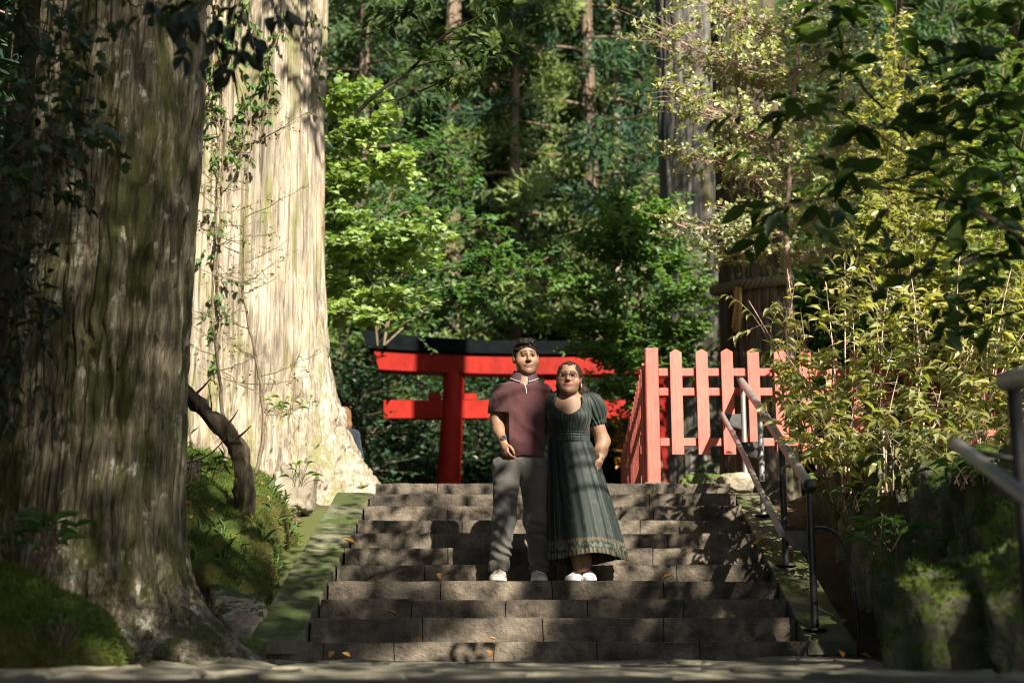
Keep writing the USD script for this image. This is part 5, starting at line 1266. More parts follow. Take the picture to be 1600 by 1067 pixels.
# collar, placket and pale piping
nk = hc + np.array([-.012, .020, -.132])
def collar(off, z0, z1, r0, r1, a0, a1, th=.004, n=48):
    a = np.linspace(math.radians(a0), math.radians(a1), n)
    out = Acc()
    ring = []
    for k, t_ in enumerate(a):
        dx, dy = math.sin(t_), -math.cos(t_); fr = max(0, math.cos(t_)) ** 2
        ring.append([nk + [dx * r0, dy * r0 * 1.05, z0 - .030 * fr], nk + [dx * (r0 + th), dy * (r0 + th) * 1.05, z0 - .030 * fr + .003], nk + [dx * r1, dy * r1 * 1.1, z1 - .045 * fr], nk + [dx * (r1 - th), dy * (r1 - th) * 1.1, z1 - .045 * fr - .002]])
    R_ = np.array(ring); m = 4; vv = R_.reshape(-1, 3)
    i, j = np.meshgrid(np.arange(n - 1), np.arange(m), indexing='ij'); i, j = i.ravel(), j.ravel(); j2 = (j + 1) % m
    fc = np.vstack([np.c_[i * m + j, (i + 1) * m + j2, (i + 1) * m + j], np.c_[i * m + j, i * m + j2, (i + 1) * m + j2]])
    fc = np.vstack([fc, [(0, 1, 2), (0, 2, 3), ((n - 1) * m, (n - 1) * m + 2, (n - 1) * m + 1), ((n - 1) * m, (n - 1) * m + 3, (n - 1) * m + 2)]])
    return vv, fc, R_[:, 2]
cv, cf, edge = collar(0, .040, -.016, .071, .104, 16, 344)
mat_plain('collar_dark', (.035, .014, .022), rough=.85, var=.2, scale=80)
mat_plain('piping', (.55, .42, .40), rough=.8)
cp = obj('collar', (cv, cf), 'collar_dark', MAN, smooth=40)
obj('piping', tube(edge + norm(edge - nk) * .001, .0028, 6), 'piping', cp, smooth=True)
vb = nk + np.array([.004, -.098, -.062])
obj('placket', tube(spline([vb + [-.012, -.012, .0], vb + [.004, -.030, -.04], vb + [.010, -.042, -.085]], 12), .0035, 6), 'piping', MAN, smooth=True)

def trousers(p):
    s1 = sd_chain(p, [hp_l + [-.004, 0, .03], kn_l, an_l + [0, 0, -.025]], [.106, .078, .070], .05)
    s2 = sd_chain(p, [hp_r + [.004, 0, .03], kn_r, an_r + [0, 0, -.025]], [.104, .076, .070], .05)
    d = smin(s1, s2, .012)
    d = smin(d, sd_ell(p, hipc + [0, 0, .03], (.172, .128, .12)), .05)
    w = .5 + .5 * np.tanh((.36 - p[:, 2]) * 9)
    d = d + .009 * np.sin(p[:, 2] * 75 + p[:, 0] * 34 + 9 * meshkit.noise(p * 7, 5)) * (.15 + .85 * w) * meshkit.noise(p * 9 + 4, 2) * 1.4 + .010 * (meshkit.fbm(p * np.array([16, 16, 7]), 3, 8) - .5)
    d = smax(d, p[:, 2] - .93, .01)
    d = smax(d, .075 + .012 * np.sin(p[:, 0] * 50) - p[:, 2], .006)
    return smax(d, -np.minimum(sd_cone(p, an_l + [0, -.01, -.1], an_l, .062, .05), sd_cone(p, an_r + [0, -.01, -.1], an_r, .062, .05)), .004)
tf = grouped([(np.array([-.25, -.2, .02]), np.array([.36, .25, .95]), trousers)])
v, f, n = mesh_field(tf, [-.28, -.24, .03], [.40, .27, .98], .0058)
obj('trousers', (v, f), 'cloth', MAN, col=np.array((.062, .060, .055)) * (.85 + .3 * meshkit.fbm(v * 50, 3, 2)[:, None]), nrm=n)
def shoe(parent, heel, toe, w, top, upper, sole, label=None, h=.0042):
    """A lace-up shoe with a sole; heel and toe lie on the ground."""
    heel, toe = np.asarray(heel, float), np.asarray(toe, float); d_ = norm(toe - heel); L = np.linalg.norm(toe - heel); sd = np.cross([0, 0, 1.0], d_)
    def loc(p): q = p - heel; return np.c_[q @ d_ / L, q @ sd, q[:, 2]]
    def prof(q):
        t_ = np.clip(q[:, 0], 0, 1)
        wd = w * (.72 + .30 * np.sin(np.clip((t_ - .12) / .9, 0, 1) * math.pi) ** 1 - .12 * (t_ < .0))
        wd = wd * np.sqrt(np.clip(1 - np.clip((t_ - .80) / .22, 0, 1) ** 2 * .75, 0, 1))
        return wd
    def upper_f(p):
        q = loc(p); wd = prof(q); zt = np.interp(q[:, 0], [-.05, .0, .35, .6, .85, 1.02], [top * .85, top, top, top * .66, top * .5, top * .32])
        z = (q[:, 2] - .018) / np.maximum(zt - .018, .01)
        e = np.sqrt((q[:, 1] / (wd * .5 * np.where(z > .5, 1 - .25 * (z - .5), 1))) ** 2 * 1.0 + np.clip(z, 0, 2) ** 4)
        de = (e - 1) * wd * .45
        return smax(smax(de, np.maximum(-q[:, 0] * L - .004, (q[:, 0] - 1) * L), .012), .016 - q[:, 2], .003)
    def sole_f(p):
        q = loc(p); wd = prof(q) + .008
        return smax(smax(np.abs(q[:, 1]) - wd / 2, np.maximum(-q[:, 0] * L - .008, (q[:, 0] - 1.015) * L), .02), np.abs(q[:, 2] - .012) - .012, .004)
    c = (heel + toe) / 2; lo_, hi_ = np.minimum(heel, toe) - [.09, .09, .02], np.maximum(heel, toe) + [.09, .09, top + .03]
    v, f, n = mesh_field(upper_f, lo_, hi_, h)
    sp = obj('shoe', (v, f), 'shoe', parent, col=np.array(upper) * (.88 + .24 * meshkit.fbm(v * 50, 2, 3)[:, None]), nrm=n, label=label)
    v, f, n = mesh_field(sole_f, lo_, hi_, h)
    obj('sole', (v, f), 'shoe', sp, col=np.tile(sole, (len(v), 1)), nrm=n)
    A = Acc()
    for k in range(4):
        t_ = .42 + .10 * k; zz = np.interp(t_, [.35, .6, .85], [top, top * .66, top * .5]) + .002; c_ = heel + d_ * L * t_ + [0, 0, zz]
        for s in (-1, 1):
            A.add(tube(spline([c_ - sd * .024 * s + [0, 0, -.010], c_ + d_ * .006 + [0, 0, .004], c_ + sd * .024 * s + d_ * .014 + [0, 0, -.010]], 8), .0026, 5))
    obj('laces', A.get(), 'lace', sp, smooth=True)
mat_plain('lace', (.62, .60, .56), rough=.8)
def floor_at(px, y): return np.array([M(px, 907, y)[0], y, 0.0])
shoe(MAN, floor_at(783, .14), floor_at(774, -.135), .108, .098, (.30, .28, .25), (.50, .46, .40))
shoe(MAN, floor_at(839, .15), floor_at(845, -.125), .108, .098, (.30, .28, .25), (.50, .46, .40))
def watch(parent, wrist, along, face, r, strap, case):
    """A wristwatch: strap round the wrist, case and dial on the side that faces out."""
    a = norm(np.asarray(along)); f_ = np.asarray(face, float); f_ = norm(f_ - a * (f_ @ a)); s = np.cross(a, f_)
    th = np.linspace(0, 2 * math.pi, 40, endpoint=False)
    P_ = [wrist + (f_ * math.cos(t_) + s * math.sin(t_)) * r for t_ in th]
    A = Acc()
    for k in (-1, 0, 1): A.add(tube(np.array(P_ + P_[:1]) + a * .0065 * k, .0042, 6, cap=False))
    w_ = obj('watch_strap', A.get(), strap, parent, smooth=True)
    c = wrist + f_ * (r + .001)
    obj('watch_case', tube([c, c + f_ * .009], .0205, 24), case, w_, smooth=40); obj('watch_dial', tube([c + f_ * .0092, c + f_ * .0098], .0165, 24), 'watch_face', w_, smooth=40)
watch(MAN, wr_l + (el_l - wr_l) * .05, el_l - wr_l, (.15, -1, .25), .033, 'strap', 'watch_steel')

# ------------------------------------------------ the woman
WOM = thing('person', 'person with glasses in a long dark green striped dress and white sneakers', 'person', loc=ORG)
SKW = (.185, .104, .063)
wc = M(889, 592, -.05); Rw = rot((0, 0, 1), -.10) @ rot((0, 1, 0), .05) @ rot((1, 0, 0), -.05)
WS = 1.07
wn = wc + np.array([.012, .03, -.14])
s_l, s_r = M(866, 632, .0), M(924, 630, .0)
e_r, w_r = M(942, 690, .035), M(935, 722, -.05)
e_l, w_l = M(852, 672, .16), M(830, 690, .22)
bc = M(889, 655, -.01)
ankL, ankR = M(903, 878, .04), M(915, 876, .02)
wg = [placed_head(wc, Rw, .12, WS), chain_group([wc + [0, .03, -.07], wn + [0, .01, -.03]], [.055, .062]),
    chain_group([wn + [0, .01, -.03], s_l + [.03, 0, -.005]], [.060, .050]), chain_group([wn + [0, .01, -.03], s_r + [-.03, 0, -.005]], [.060, .050]),
    (bc - [.2, .16, .25], bc + [.2, .16, .2], lambda p: smin(sd_ell(p, bc + [0, .01, .06], (.150, .105, .16)), sd_ell(p, bc + [0, .0, -.1], (.14, .12, .2)), .05)),
    chain_group([s_r + [0, 0, -.02], e_r, (e_r + w_r) / 2, w_r], [.052, .050, .045, .030]), chain_group([s_l, e_l, w_l], [.058, .046, .03]),
    hand_group(w_r, M(933, 752, -.06) - w_r, (-.35, -.9, 0), (-.9, .35, 0), .92, .28), hand_group(w_l, (-.8, .2, -.2), (0, 0, 1), (0, 1, 0), .92, .3),
    chain_group([M(880, 740), M(888, 820), ankL, ankL + [0, -.02, -.06]], [.085, .05, .036, .034]), chain_group([M(905, 740), M(910, 820), ankR, ankR + [0, -.02, -.05]], [.085, .05, .036, .034])]
v, f, n = mesh_field(grouped(wg, .02), [.02, -.30, .02], [.86, .42, 1.70], .0045)
obj('body', (v, f), 'skin', WOM, col=skin_colours(v, wc, Rw, WS, SKW, (.045, .028, .02), (.18, .062, .056), blush=.18), nrm=n)
eyes(WOM, wc, Rw, WS)
def hair_wom(p):
    q = (p - wc) @ Rw / WS
    d = sd_ell(q, (0, .026, .030), (.087, .099, .094))
    d = smin(d, sd_ell(q, (.012, .088, -.05), (.070, .05, .085)), .04)
    d = smin(d, sd_chain(q, [(.07, .05, .0), (.093, .05, -.08), (.108, .075, -.16), (.095, .10, -.25)], [.034, .037, .038, .024], .03), .03)
    d = smin(d, sd_chain(q, [(-.06, .06, -.03), (-.07, .08, -.12), (-.05, .10, -.20)], [.026, .026, .016], .03), .03)
    d = d + strands(q, .006, 9, (70, 30, 34)) - .004 * np.exp(-(q[:, 0] / .006) ** 2) * 0
    cut = (-.80 * q[:, 1] - .60 * q[:, 2]) - .0130 - .008 * (np.abs(q[:, 0]) / .08) ** 2
    d = smax(d, np.where(q[:, 2] > -.05, cut, -1), .006)
    face = sd_ell(q, (0, -.055, -.03), (.074, .085, .088))
    return smax(d, -face, .006) * WS
v, f, n = mesh_field(hair_wom, wc - [.19, .16, .31], wc + [.21, .22, .16], .0038)
obj('hair', (v, f), 'hair', WOM, col=np.array((.016, .010, .0065)) * (.6 + .9 * meshkit.fbm(v * np.array([60, 60, 20]), 3, 2)[:, None]), nrm=n)
A = Acc()
for s in (-1, 1):
    th = np.linspace(0, 2 * math.pi, 33); q = np.c_[s * .032 + .0235 * np.cos(th) * 1.02, -.101 + .010 * np.abs(np.cos(th)) * 0 + .004 * (np.cos(th) * s > .5), .0035 + .0215 * np.sin(th)]
    A.add(tube(wc + (q * WS) @ Rw.T, .0024, 6, cap=False))
    q = np.array([[s * .055, -.099, .009], [s * .074, -.07, .010], [s * .083, -.02, .008], [s * .085, .01, .004]])
    A.add(tube(wc + (q * WS) @ Rw.T, .0014, 6))
q = np.array([[-.0095, -.102, .007], [0, -.106, .011], [.0095, -.102, .007]]); A.add(tube(wc + (spline(q, 8) * WS) @ Rw.T, .0015, 6))
mat_plain('glasses_frame', (.06, .03, .02), rough=.35)
obj('glasses', A.get(), 'glasses_frame', WOM, smooth=True)
for s in (-1, 1):
    q = np.array([[s * .083, -.004, -.034], [s * .085, -.006, -.048], [s * .085, -.006, -.064]])
    obj('earring', tube(wc + (q * WS) @ Rw.T, [.004, .0055, .004], 8), 'gold', WOM, smooth=True)
STR = lambda a, n_, w_: (np.abs(np.mod(a * n_, 1) - .5) < w_ / 2)
def dress_colour(v, ang, hem=None):
    c = np.tile(np.array((.0034, .0088, .0070)), (len(v), 1)) * (.75 + .5 * meshkit.fbm(v * 25, 3, 4)[:, None])
    pale = np.array((.026, .036, .026))
    s = STR(ang, 30, .14); c[s] = pale * (.5 + .8 * meshkit.fbm(v[s] * 30, 2, 7)[:, None])
    m = meshkit.fbm(v * np.array([34, 34, 22]), 3, 11) > .62; c[m & ~s] = c[m & ~s] * .7 + np.array((.05, .075, .055)) * .22
    return c
def bodice(p):
    d = sd_ell(p, bc + [0, .0, .07], (.170, .125, .16))
    d = smin(d, sd_ell(p, bc + [-.062, -.075, -.005], (.085, .085, .088)), .05); d = smin(d, sd_ell(p, bc + [.066, -.075, -.005], (.085, .085, .088)), .05)
    d = smin(d, sd_ell(p, bc + [.0, -.005, -.13], (.158, .130, .12)), .06)
    d = smin(d, sd_cone(p, s_l, s_r, .062, .062), .05)
    a = np.arctan2(p[:, 0] - bc[0], -(p[:, 1] - bc[1]))
    gather = np.exp(-((p[:, 2] - (bc[2] - .125)) / .035) ** 2)
    d = d + .0035 * np.sin(a * 46 + 4 * meshkit.noise(p * 14, 2)) * (.6 + .4 * np.sin(p[:, 2] * 9)) * (1 - .6 * gather) + .003 * np.sin(p[:, 2] * 330) * gather + .012 * gather
    # scooped neckline
    d = smax(d, -sd_ell(p, wn + [-.020, -.085, -.030], (.100, .13, .110)), .006)
    d = smax(d, -sd_cone(p, wn + [0, 0, .02], wn + [0, -.01, -.08], .10, .085), .006)
    return smax(d, bc[2] - .185 - p[:, 2], .005)
def puff(s, e, sgn):
    c = s * .76 + e * .24 + np.array([sgn * -.002, 0, .022])
    axd = norm(e - s); x_ = norm(np.cross(axd, [0, 1, 0.0])); y_ = np.cross(axd, x_)
    def f(p):
        q = p - c; z = q @ axd; a = np.arctan2(q @ y_, q @ x_)
        d = sd_ell(p, c, (.088, .088, .125), np.stack([x_, y_, axd], 1))
        d = smin(d, sd_ell(p, c + axd * .105, (.062, .062, .035), np.stack([x_, y_, axd], 1)), .015)
        d = d + .0065 * np.sin(a * 17 + z * 14 + 3 * meshkit.noise(p * 12, 6)) * np.clip(1 - np.abs(z) / .2, .2, 1)
        d = smax(d, z - .128, .004)
        return smax(d, -sd_cone(p, c + axd * .09, c + axd * .2, .052, .050), .004)
    return (c - .17, c + .17, f)
dg = [(bc - [.22, .2, .25], bc + [.22, .2, .3], bodice), puff(s_r, e_r, 1), puff(s_l, e_l, -1)]
v, f, n = mesh_field(grouped(dg, .012), bc - [.34, .27, .24], bc + [.36, .30, .30], .0056)
ang = np.arctan2(v[:, 0] - bc[0], -(v[:, 1] - bc[1])) / (2 * math.pi)
far_ = np.abs(v[:, 0] - bc[0]) > .17
ang = np.where(far_, v[:, 0] * 1.1 + v[:, 2] * .5, ang)
DR = obj('dress', (v, f), 'satin', WOM, col=dress_colour(v, ang), nrm=n)
nt, nz = 420, 90
T_, U_ = np.meshgrid(np.arange(nt) / nt * 2 * math.pi, np.linspace(0, 1, nz), indexing='xy')
top_, bot_ = bc + np.array([.0, 0, -.165]), np.array([M(918, 872)[0], .01, .150])
prog = U_ ** .85
cx = top_[0] + (bot_[0] - top_[0]) * prog; cy = .0 + .01 * prog; cz = top_[2] + (bot_[2] - top_[2]) * U_
rx = .158 + (.285 - .158) * prog - .0 * U_; ry = .128 + (.205 - .128) * prog
wob = meshkit.noise(np.stack([np.cos(T_) * 2.2, np.sin(T_) * 2.2, U_ * 1.2], -1), 4)
pl_ = (.010 + .050 * U_) * (np.sin(T_ * 15 + 3 * wob + .6 * U_) * .55 + .45 * np.sin(T_ * 23 + 5 * wob)) * (.5 + wob)
zz = cz + .018 * np.sin(T_ * 3 + 1) * U_ ** 3 + .02 * np.cos(T_ - 0) * U_ ** 4
sv = np.stack([cx + np.sin(T_) * rx * (1 + pl_), cy - np.cos(T_) * ry * (1 + pl_), zz], -1).reshape(-1, 3)
i, j = np.meshgrid(np.arange(nz - 1), np.arange(nt), indexing='ij'); i, j = i.ravel(), j.ravel(); j2 = (j + 1) % nt
fq = np.c_[i * nt + j, (i + 1) * nt + j, (i + 1) * nt + j2, i * nt + j2]
tt = (T_ / (2 * math.pi)).ravel(); uu = U_.ravel()
col = dress_colour(sv, tt)
gold = np.array((.085, .068, .038))
for a_, b_, cl in ((.845, .880, gold * .8), (.900, .915, gold * .6), (.945, .950, gold)):
    m = (uu > a_) & (uu < b_) & (np.mod(tt * 90, 1) < .72); col[m] = cl * (.6 + .8 * meshkit.fbm(sv[m] * 40, 2, 3)[:, None])
m = (uu > .955) & (uu < .992) & (np.mod(tt * 60, 1) > .32); col[m] = gold * 1.1
m = (uu > .88) & (uu < .945) & (meshkit.fbm(sv * 55, 2, 5) > .55); col[m] = gold * .55 + np.array((.02, .05, .035))
obj('skirt', (sv, np.vstack([fq[:, [0, 2, 1]], fq[:, [0, 3, 2]]])), 'satin', WOM, col=col, label='pleated striped skirt with a patterned gold hem')
shoe(WOM, floor_at(906, .11), floor_at(889, -.125), .092, .075, (.70, .70, .70), (.78, .77, .75))
shoe(WOM, floor_at(918, .11), floor_at(923, -.13), .094, .078, (.78, .78, .78), (.82, .81, .79))
watch(WOM, w_r + (e_r - w_r) * .10, e_r - w_r, (-.45, -.9, .1), .033, 'strap', 'gold')

# ------------------------------------------------ the child behind the trunk
CY = 15.1; cxw = W(535, 651, CY); cz0 = gz_at(cxw[0], CY) + .02
KID = thing('person', 'small person with long fair-brown hair in a dark jacket peeking from behind the bright trunk', 'person', loc=(cxw[0], CY, cz0))
hk = np.array([0, 0, cxw[2] - cz0]); KS = .95
Rk = rot((0, 0, 1), -.25) @ rot((0, 1, 0), .12)
zsh = hk[2] - .20
kg = [placed_head(hk, Rk, .02, KS), chain_group([hk + [0, .03, -.06], hk + [0, .03, -.18]], [.045, .05]), chain_group([[-.12, .03, zsh], [.12, .03, zsh]], [.05, .05]),
      chain_group([[0, .03, zsh], [0, .03, zsh * .55]], [.10, .10]), chain_group([[-.13, .03, zsh], [-.17, .0, zsh - .2], [-.16, -.06, zsh - .38]], [.042, .036, .03]), chain_group([[.13, .03, zsh], [.17, .03, zsh - .2], [.16, -.02, zsh - .38]], [.042, .036, .03]),
      hand_group([-.16, -.06, zsh - .38], (0, -.2, -1), (.3, -1, 0), (1, .3, 0), .7, .3), hand_group([.16, -.02, zsh - .38], (0, -.2, -1), (-.3, -1, 0), (-1, .3, 0), .7, .3),
      chain_group([[-.06, .03, zsh * .55], [-.065, .02, zsh * .28], [-.065, .05, .05]], [.07, .05, .035]), chain_group([[.06, .03, zsh * .55], [.065, .02, zsh * .28], [.065, .05, .05]], [.07, .05, .035])]
v, f, n = mesh_field(grouped(kg, .02), [-.32, -.25, .0], [.32, .25, hk[2] + .2], .006)
obj('body', (v, f), 'skin', KID, col=skin_colours(v, hk, Rk, KS, (.52, .33, .24), (.10, .06, .035), (.42, .17, .15)), nrm=n)
eyes(KID, hk, Rk, KS)
def hair_kid(p):
    q = (p - hk) @ Rk / KS
    d = sd_ell(q, (0, .026, .030), (.087, .099, .092)); d = smin(d, sd_ell(q, (0, .07, -.10), (.095, .055, .15)), .04)
    d = smin(d, sd_chain(q, [(.078, .01, .0), (.092, .0, -.09), (.09, -.01, -.19)], [.022, .03, .018], .03), .03); d = smin(d, sd_chain(q, [(-.078, .01, .0), (-.092, .0, -.09), (-.09, -.01, -.19)], [.022, .03, .018], .03), .03)
    d = d + strands(q, .006, 9, (70, 30, 24))
    return smax(d, -sd_ell(q, (0, -.06, -.03), (.066, .085, .092)), .006) * KS
v, f, n = mesh_field(hair_kid, hk - [.17, .16, .30], hk + [.17, .2, .16], .005)
obj('hair', (v, f), 'hair', KID, col=np.array((.12, .062, .032)) * (.6 + .8 * meshkit.fbm(v * np.array([60, 60, 20]), 3, 2)[:, None]), nrm=n)
def jacket(p):
    d = sd_chain(p, [(0, .03, zsh - .03), (0, .03, zsh * .5)], [.135, .15], .03)
    d = smin(d, sd_cone(p, np.array([-.12, .03, zsh]), np.array([.12, .03, zsh]), .062, .062), .05)
    for s in (-1, 1): d = smin(d, sd_chain(p, [(s * .13, .03, zsh), (s * .175, .01, zsh - .2), (s * .165, -.04, zsh - .36)], [.06, .052, .045], .02), .02)
    d = d + .01 * (meshkit.fbm(p * 14, 3, 5) - .5) * 2
    return smax(d, zsh * .52 - p[:, 2], .01)
v, f, n = mesh_field(jacket, [-.3, -.2, zsh * .45], [.3, .25, zsh + .12], .008)
obj('jacket', (v, f), 'cloth', KID, col=np.tile((.012, .018, .028), (len(v), 1)), nrm=n)
def kid_legs(p):
    d = None
    for s in (-1, 1):
        e = sd_chain(p, [(s * .062, .03, zsh * .56), (s * .066, .02, zsh * .28), (s * .066, .05, .07)], [.085, .065, .055], .03); d = e if d is None else smin(d, e, .01)
    return smax(d, .06 - p[:, 2], .004)
v, f, n = mesh_field(kid_legs, [-.2, -.12, .02], [.2, .2, zsh * .66], .008)
obj('trousers', (v, f), 'cloth', KID, col=np.tile((.03, .035, .05), (len(v), 1)), nrm=n)
for s in (-1, 1): shoe(KID, [s * .066, .10, 0], [s * .07, -.10, 0], .075, .07, (.10, .08, .07), (.3, .3, .3), h=.006)
# ---------------------------------------------------------------- small plants and odds and ends
# the leaning broken stump on the bank, with thin saplings about it
t = thing('leaning_stump', 'dark twisted dead trunk leaning over the mossy bank', 'stump')
p = spline([W(278, 588, 10.2), W(305, 628, 10.2), W(350, 668, 10.25), W(374, 708, 10.3), W(382, 760, 10.38), W(384, 850, 10.5)], 40)
v, f = tube(p, np.interp(np.linspace(0, 1, 40), [0, .2, .6, .85, 1], [.045, .06, .07, .08, .105]), 28)
v = v + .06 * (np.stack([meshkit.fbm(v * np.array([12, 12, 5]) + 9 * k, 4, 7) for k in range(3)], 1) - .5) * 2
obj('trunk', (v, f), 'bark_dark', t, smooth=True)
A = Acc()
for a, b, r in (((300, 620), (330, 590), .012), ((350, 668), (372, 640), .010), ((362, 690), (392, 665), .012), ((330, 650), (325, 600), .008)):
    A.add(tube(spline([W(*a, 10.2), (W(*a, 10.2) + W(*b, 10.1)) / 2 + [.01, 0, .0], W(*b, 10.1)], 8), np.linspace(r, r * .3, 8), 6))
obj('broken_branch', A.get(), 'twig', t, smooth=True)
obj('bent_twig', tube(spline([W(275, 726, 9.9), W(305, 720, 9.9), W(332, 706, 10.0), W(352, 684, 10.1)], 16), np.linspace(.007, .004, 16), 6), 'twig_black', smooth=True, label='bent dark twig arching over the moss below the leaning stump', cat='twig')
for seed, stem, lab in ((81, ((400, 740), (412, 650), (402, 570), (386, 490), (380, 400), (386, 300), (392, 170)), 'thin sapling with sparse tiny leaves, right one before the bright trunk'),
                        (82, ((352, 720), (346, 620), (337, 540), (333, 440), (345, 330), (350, 240)), 'thin sapling with sparse tiny leaves, left one beside the near trunk')):
    t = thing('sapling', lab, 'sapling'); pl = Plant(seed); rg = pl.rng
    p = pl.limb([W(a, b, 10.7) for a, b in stem], .017, .003, n=40, wob=.006)
    for k in range(26 if seed == 81 else 18):
        q = p[int(rg.uniform(6, 38))]; sg = rg.choice([-1, 1]); L_ = rg.uniform(.18, .55) * (1 if seed == 81 else .7)
        e = q + np.array([sg * L_, rg.uniform(-.2, .2), L_ * rg.uniform(.15, .85)])
        b_ = pl.limb([q, (q + e) / 2 + [0, 0, -.02], e], .0045, .0012, n=9, sides=5, wob=.006)
        pl.twigs(b_, 9, (.06, .06, .05), 5, (.014, .028), r=.0011, t0=.2, fan=.6)
    pl.build(t, L_HEX, 'twig', 'leaf_sapling', .55)
# ivy on the bright trunk
def on_trunk(px, py, gap=.05):
    Y = 13.2
    for _ in range(6):
        q = W(px, py, Y); dx = q[0] + 2.98; Y = 14.0 - math.sqrt(max(.05, (1.03 + gap) ** 2 - dx * dx))
    return W(px, py, Y)
t = thing('ivy', 'ivy hanging down the left half of the bright trunk', 'ivy'); pl = Plant(83); rg = pl.rng
for q, n in ((((335, -20), (345, 80), (350, 170), (330, 260)), 24), (((390, -20), (400, 60), (420, 130), (410, 190)), 20), (((365, 0), (370, 110), (385, 180), (372, 260)), 24), (((330, 60), (335, 150), (345, 220), (350, 300)), 18), (((430, -20), (440, 40), (425, 90), (430, 150)), 10), (((345, 260), (338, 380), (342, 480), (335, 600)), 20), (((490, -10), (488, 60), (492, 110), (490, 160)), 10)):
    p = pl.limb([on_trunk(*a) for a in q], .012, .004, n=24, sides=6, wob=.006)
    pl.twigs(p, n, (.10, .05, .10), 6, (.05, .085), r=.002, t0=.1, fan=.6, droop=.5)
pl.build(t, L_BROAD, 'twig', 'leaf_mid', .6, single=120)
# sunlit yellow-green shrubs behind the near branches on the right
for seed, cx_, cy_, Y, lab, n in ((84, 1480, 330, 12.6, 'yellow-green sunlit shrub glimpsed behind the dark near branches at the right', 30), (85, 1590, 420, 11.8, 'yellow-green sunlit shrub at the right edge above the leafy bush', 22), (86, 1400, 180, 15.5, 'yellow-green sunlit shrub high up behind the near branches', 28)):
    t = thing('sunlit_shrub', lab, 'shrub'); pl = Plant(seed); rg = pl.rng
    for k in range(n):
        a = W(cx_ + rg.uniform(-30, 30), cy_ + 330, Y); b = W(cx_ + rg.normal() * 85, cy_ + rg.normal() * 95, Y + rg.uniform(-.6, .6))
        p = pl.limb([a, a * .4 + b * .6 + [rg.uniform(-.1, .1), 0, .1], b], .010, .003, n=9, sides=5)
        pl.twigs(p, 20, (.18, .2, .14), 7, (.06, .11), r=.0022, t0=.5, fan=.55, droop=.1)
    pl.build(t, L_BROAD, 'twig', 'leaf_bush', .5)
# ferns and leafy plants at the foot of the banks
def rosette_plant(name, label, c, n, L, ratio, matn, seed, up=.6, tmpl=L_LANCE, spread=.04, stems=True):
    rg = np.random.default_rng(seed); t = thing(name, label, 'plant')
    a = rg.uniform(0, 2 * math.pi, n); d = np.c_[np.cos(a), np.sin(a), rg.uniform(.0, up, n)]
    base = np.asarray(c) + np.c_[rg.normal(size=(n, 2)) * spread, np.zeros(n)]
    st = base + norm(d) * np.c_[rg.uniform(.03, .10, (n, 1))] * 1.0 + np.c_[np.zeros((n, 2)), rg.uniform(.03, .16, n)]
    P = bez(base, (base + st) / 2 + [0, 0, .03], st, 5)
    obj('stems', many_tubes(P, .0025, 4), 'twig', t, smooth=True, kind='stuff')
    l = rg.uniform(*L, n); v, f = place(tmpl, st, d, rnd_dirs(rg, n, 2.5), l, l * ratio, one=False)
    for x in v: obj('leaf', (x, f), matn, t, smooth=True)
    return t
rosette_plant('broadleaf_plant', 'clump of long arching leaves on the mossy mound at the left edge', W(75, 872, 6.35), 26, (.10, .17), .30, 'leaf_mid', 1)
rosette_plant('broadleaf_plant', 'small leafy clump at the very left edge above the mossy mound', W(15, 862, 6.3), 16, (.08, .14), .30, 'leaf_mid', 2)
rosette_plant('broadleaf_plant', 'little plant growing low on the front of the mossy mound', W(95, 1010, 5.95), 18, (.04, .08), .4, 'leaf_mid', 3)
rosette_plant('broadleaf_plant', 'leafy plant with long pointed leaves in the middle of the dark rock wall', W(1405, 862, 8.35), 34, (.10, .17), .34, 'leaf_mid', 4, up=.5, spread=.09)
rosette_plant('broadleaf_plant', 'leafy plant at the top of the dark rock wall near the right edge', W(1515, 760, 7.6), 30, (.09, .15), .34, 'leaf_mid', 5, up=.4, spread=.10)
rosette_plant('broadleaf_plant', 'small leafy plant low between the upright mossy rocks', W(1325, 800, 9.4), 16, (.06, .11), .34, 'leaf_mid', 6, up=.4, spread=.06)
rosette_plant('broadleaf_plant', 'small fern-like plant on the bank beside the leaning stump', W(300, 755, 9.75), 24, (.07, .13), .25, 'leaf_mid', 7, spread=.06)
rosette_plant('broadleaf_plant', 'sunlit low plant on the bank in front of the bright trunk', W(440, 655, 11.9), 26, (.07, .12), .35, 'leaf_lime', 8, spread=.09)
rosette_plant('broadleaf_plant', 'low plant with yellow-green leaves on the side channel', W(470, 760, 11.4), 18, (.06, .11), .25, 'leaf_lime', 9, spread=.05)
# grass and ferns over the bank
bv = np.asarray(bankv); tri = bankf
rg = np.random.default_rng(14)
pp, nn = scatter(bv, tri, 2600, rg, .2)
k = (meshkit.fbm(pp * 1.8, 2, 6) > .48) & (nn[:, 2] > .1); pp, nn = pp[k], nn[k]
d = nn * .6 + rg.normal(size=pp.shape) * .5 + [0, 0, .5]; l = rg.uniform(.05, .13, len(pp))
obj('grass', place(L_LANCE, pp, d, rnd_dirs(rg, len(pp), .4), l, l * .16), 'leaf_mid', smooth=True, label='short grass and small ferns covering the mossy bank', cat='grass', kind='stuff')
# litter of brown leaves on the bank and under the bush
pp, nn = scatter(bv, tri, 260, rg, .0); l = rg.uniform(.03, .06, len(pp))
obj('leaf_litter', place(L_OVAL, pp + nn * .012, rnd_dirs(rg, len(pp)), nn + rg.normal(size=nn.shape) * .3, l, l * .5), 'leaf_fallen', smooth=True, label='brown leaf litter scattered over the mossy bank', cat='leaf litter', kind='stuff')

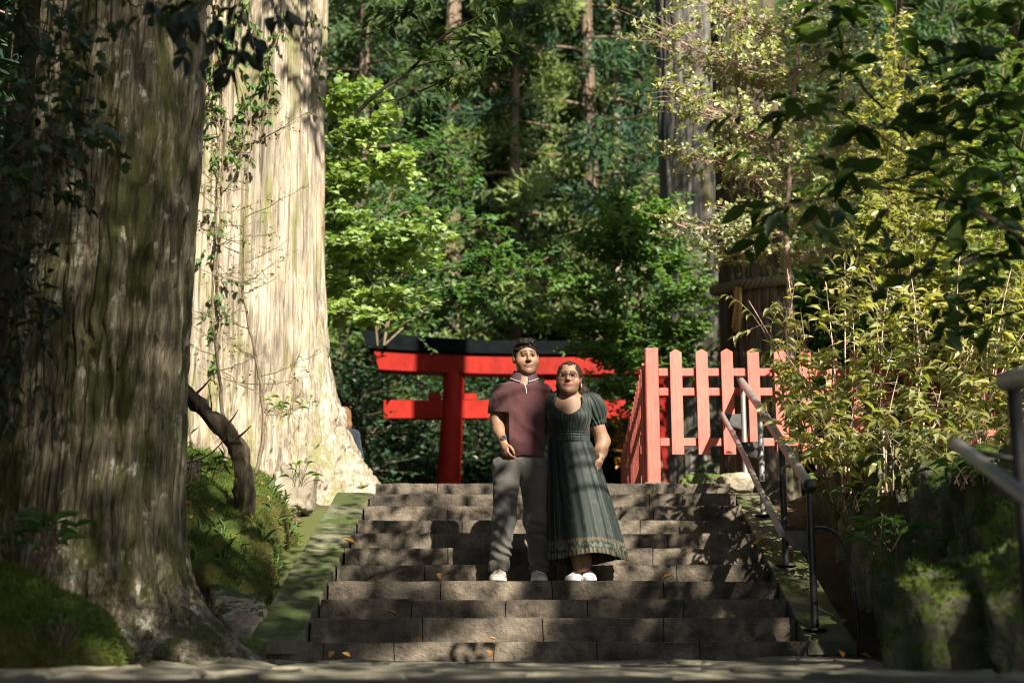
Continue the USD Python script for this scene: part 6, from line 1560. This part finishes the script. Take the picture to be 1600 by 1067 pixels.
# fallen leaves that lie singly
def fallen(px, i, back, L, lab, seed, dz=.0, off=None, curl=1.0, matn='leaf_fallen'):
    rg = np.random.default_rng(seed)
    if i is None: c = np.array(off, float)
    else:
        y, z = STEP[i]; y = y + back; c = np.array([XA(px, y, z), y, z + .012 + dz])
    a = rg.uniform(0, 6.28)
    tm = _leaf([(0, 0), (.13, .45), (.38, .98), (.68, .8), (.88, .34), (1, 0)], .25 * curl, -.25 * curl)
    v, f = place(tm, c[None], np.array([[math.cos(a), math.sin(a) * .5, .15]]), np.array([[rg.normal() * .2, -.5, 1.0]]), L, L * .5)
    obj('fallen_leaf', (v, f), matn, smooth=True, label=lab, cat='leaf')
fallen(557, 5, .06, .11, 'large curled pale brown leaf at the left end of a step', 1, .02)
fallen(688, 3, .03, .09, 'pale yellow leaf on the step edge left of the couple', 2)
fallen(1176, 5, .12, .13, 'yellow leaf leaning against the right curb', 3, .02)
fallen(1034, 3, .01, .08, 'small orange leaf on the step right of the couple', 4)
fallen(650, 0, .02, .06, 'pinkish leaf on the lowest step below the light patch', 5)
fallen(776, 0, .02, .05, 'tiny orange leaf on the lowest step in the middle', 6)
fallen(622, 1, .03, .08, 'yellow-green leaf on the second step at the left', 7)
for k, (x, y, z, lab) in enumerate(((XA(768, 8.75, .04), 8.75, .045, 'orange-red leaf on the paving against the bottom step'), (XA(515, 7.8, .03), 7.8, .05, 'rusty leaf on the paving near the root of the near trunk'),
        (XA(548, 8.3, .03), 8.3, .05, 'brown leaf on the paving left of the middle'), (XA(1318, 8.4, .03), 8.4, .05, 'orange leaf on the gravel at the end of the bottom step'), (XA(1308, 9.4, .05), 9.4, .08, 'pale brown leaf on the gravel beside the right curb'),
        (XA(1312, 10.0, .2), 10.0, .25, 'orange leaf higher up on the gravel'), (XA(1362, 8.6, .03), 8.6, .04, 'yellowish leaf on the gravel near the rock wall'), (XA(1236, 10.6, curb_z(10.6)), 10.55, curb_z(10.55) + .012, 'pale leaf on the right curb by the third post'),
        (XA(440, 10.0, .4), 10.0, curb_z(10.0) - .11, 'pale brown leaf in the side channel above the boulder'), (XA(492, 11.2, .8), 11.2, curb_z(11.2) - .11, 'rusty leaf higher up in the side channel'),
        (XA(402, 9.1, .1), 9.05, .06, 'bright orange leaf in the dark corner under the boulder'), (XA(290, 9.6, .9), 9.35, .98, 'orange-brown leaf on the moss beside the near trunk'))):
    fallen(0, None, 0, [.08, .07, .06, .08, .10, .08, .07, .09, .10, .10, .11, .12][k], lab, 20 + k, off=(x, y, z))
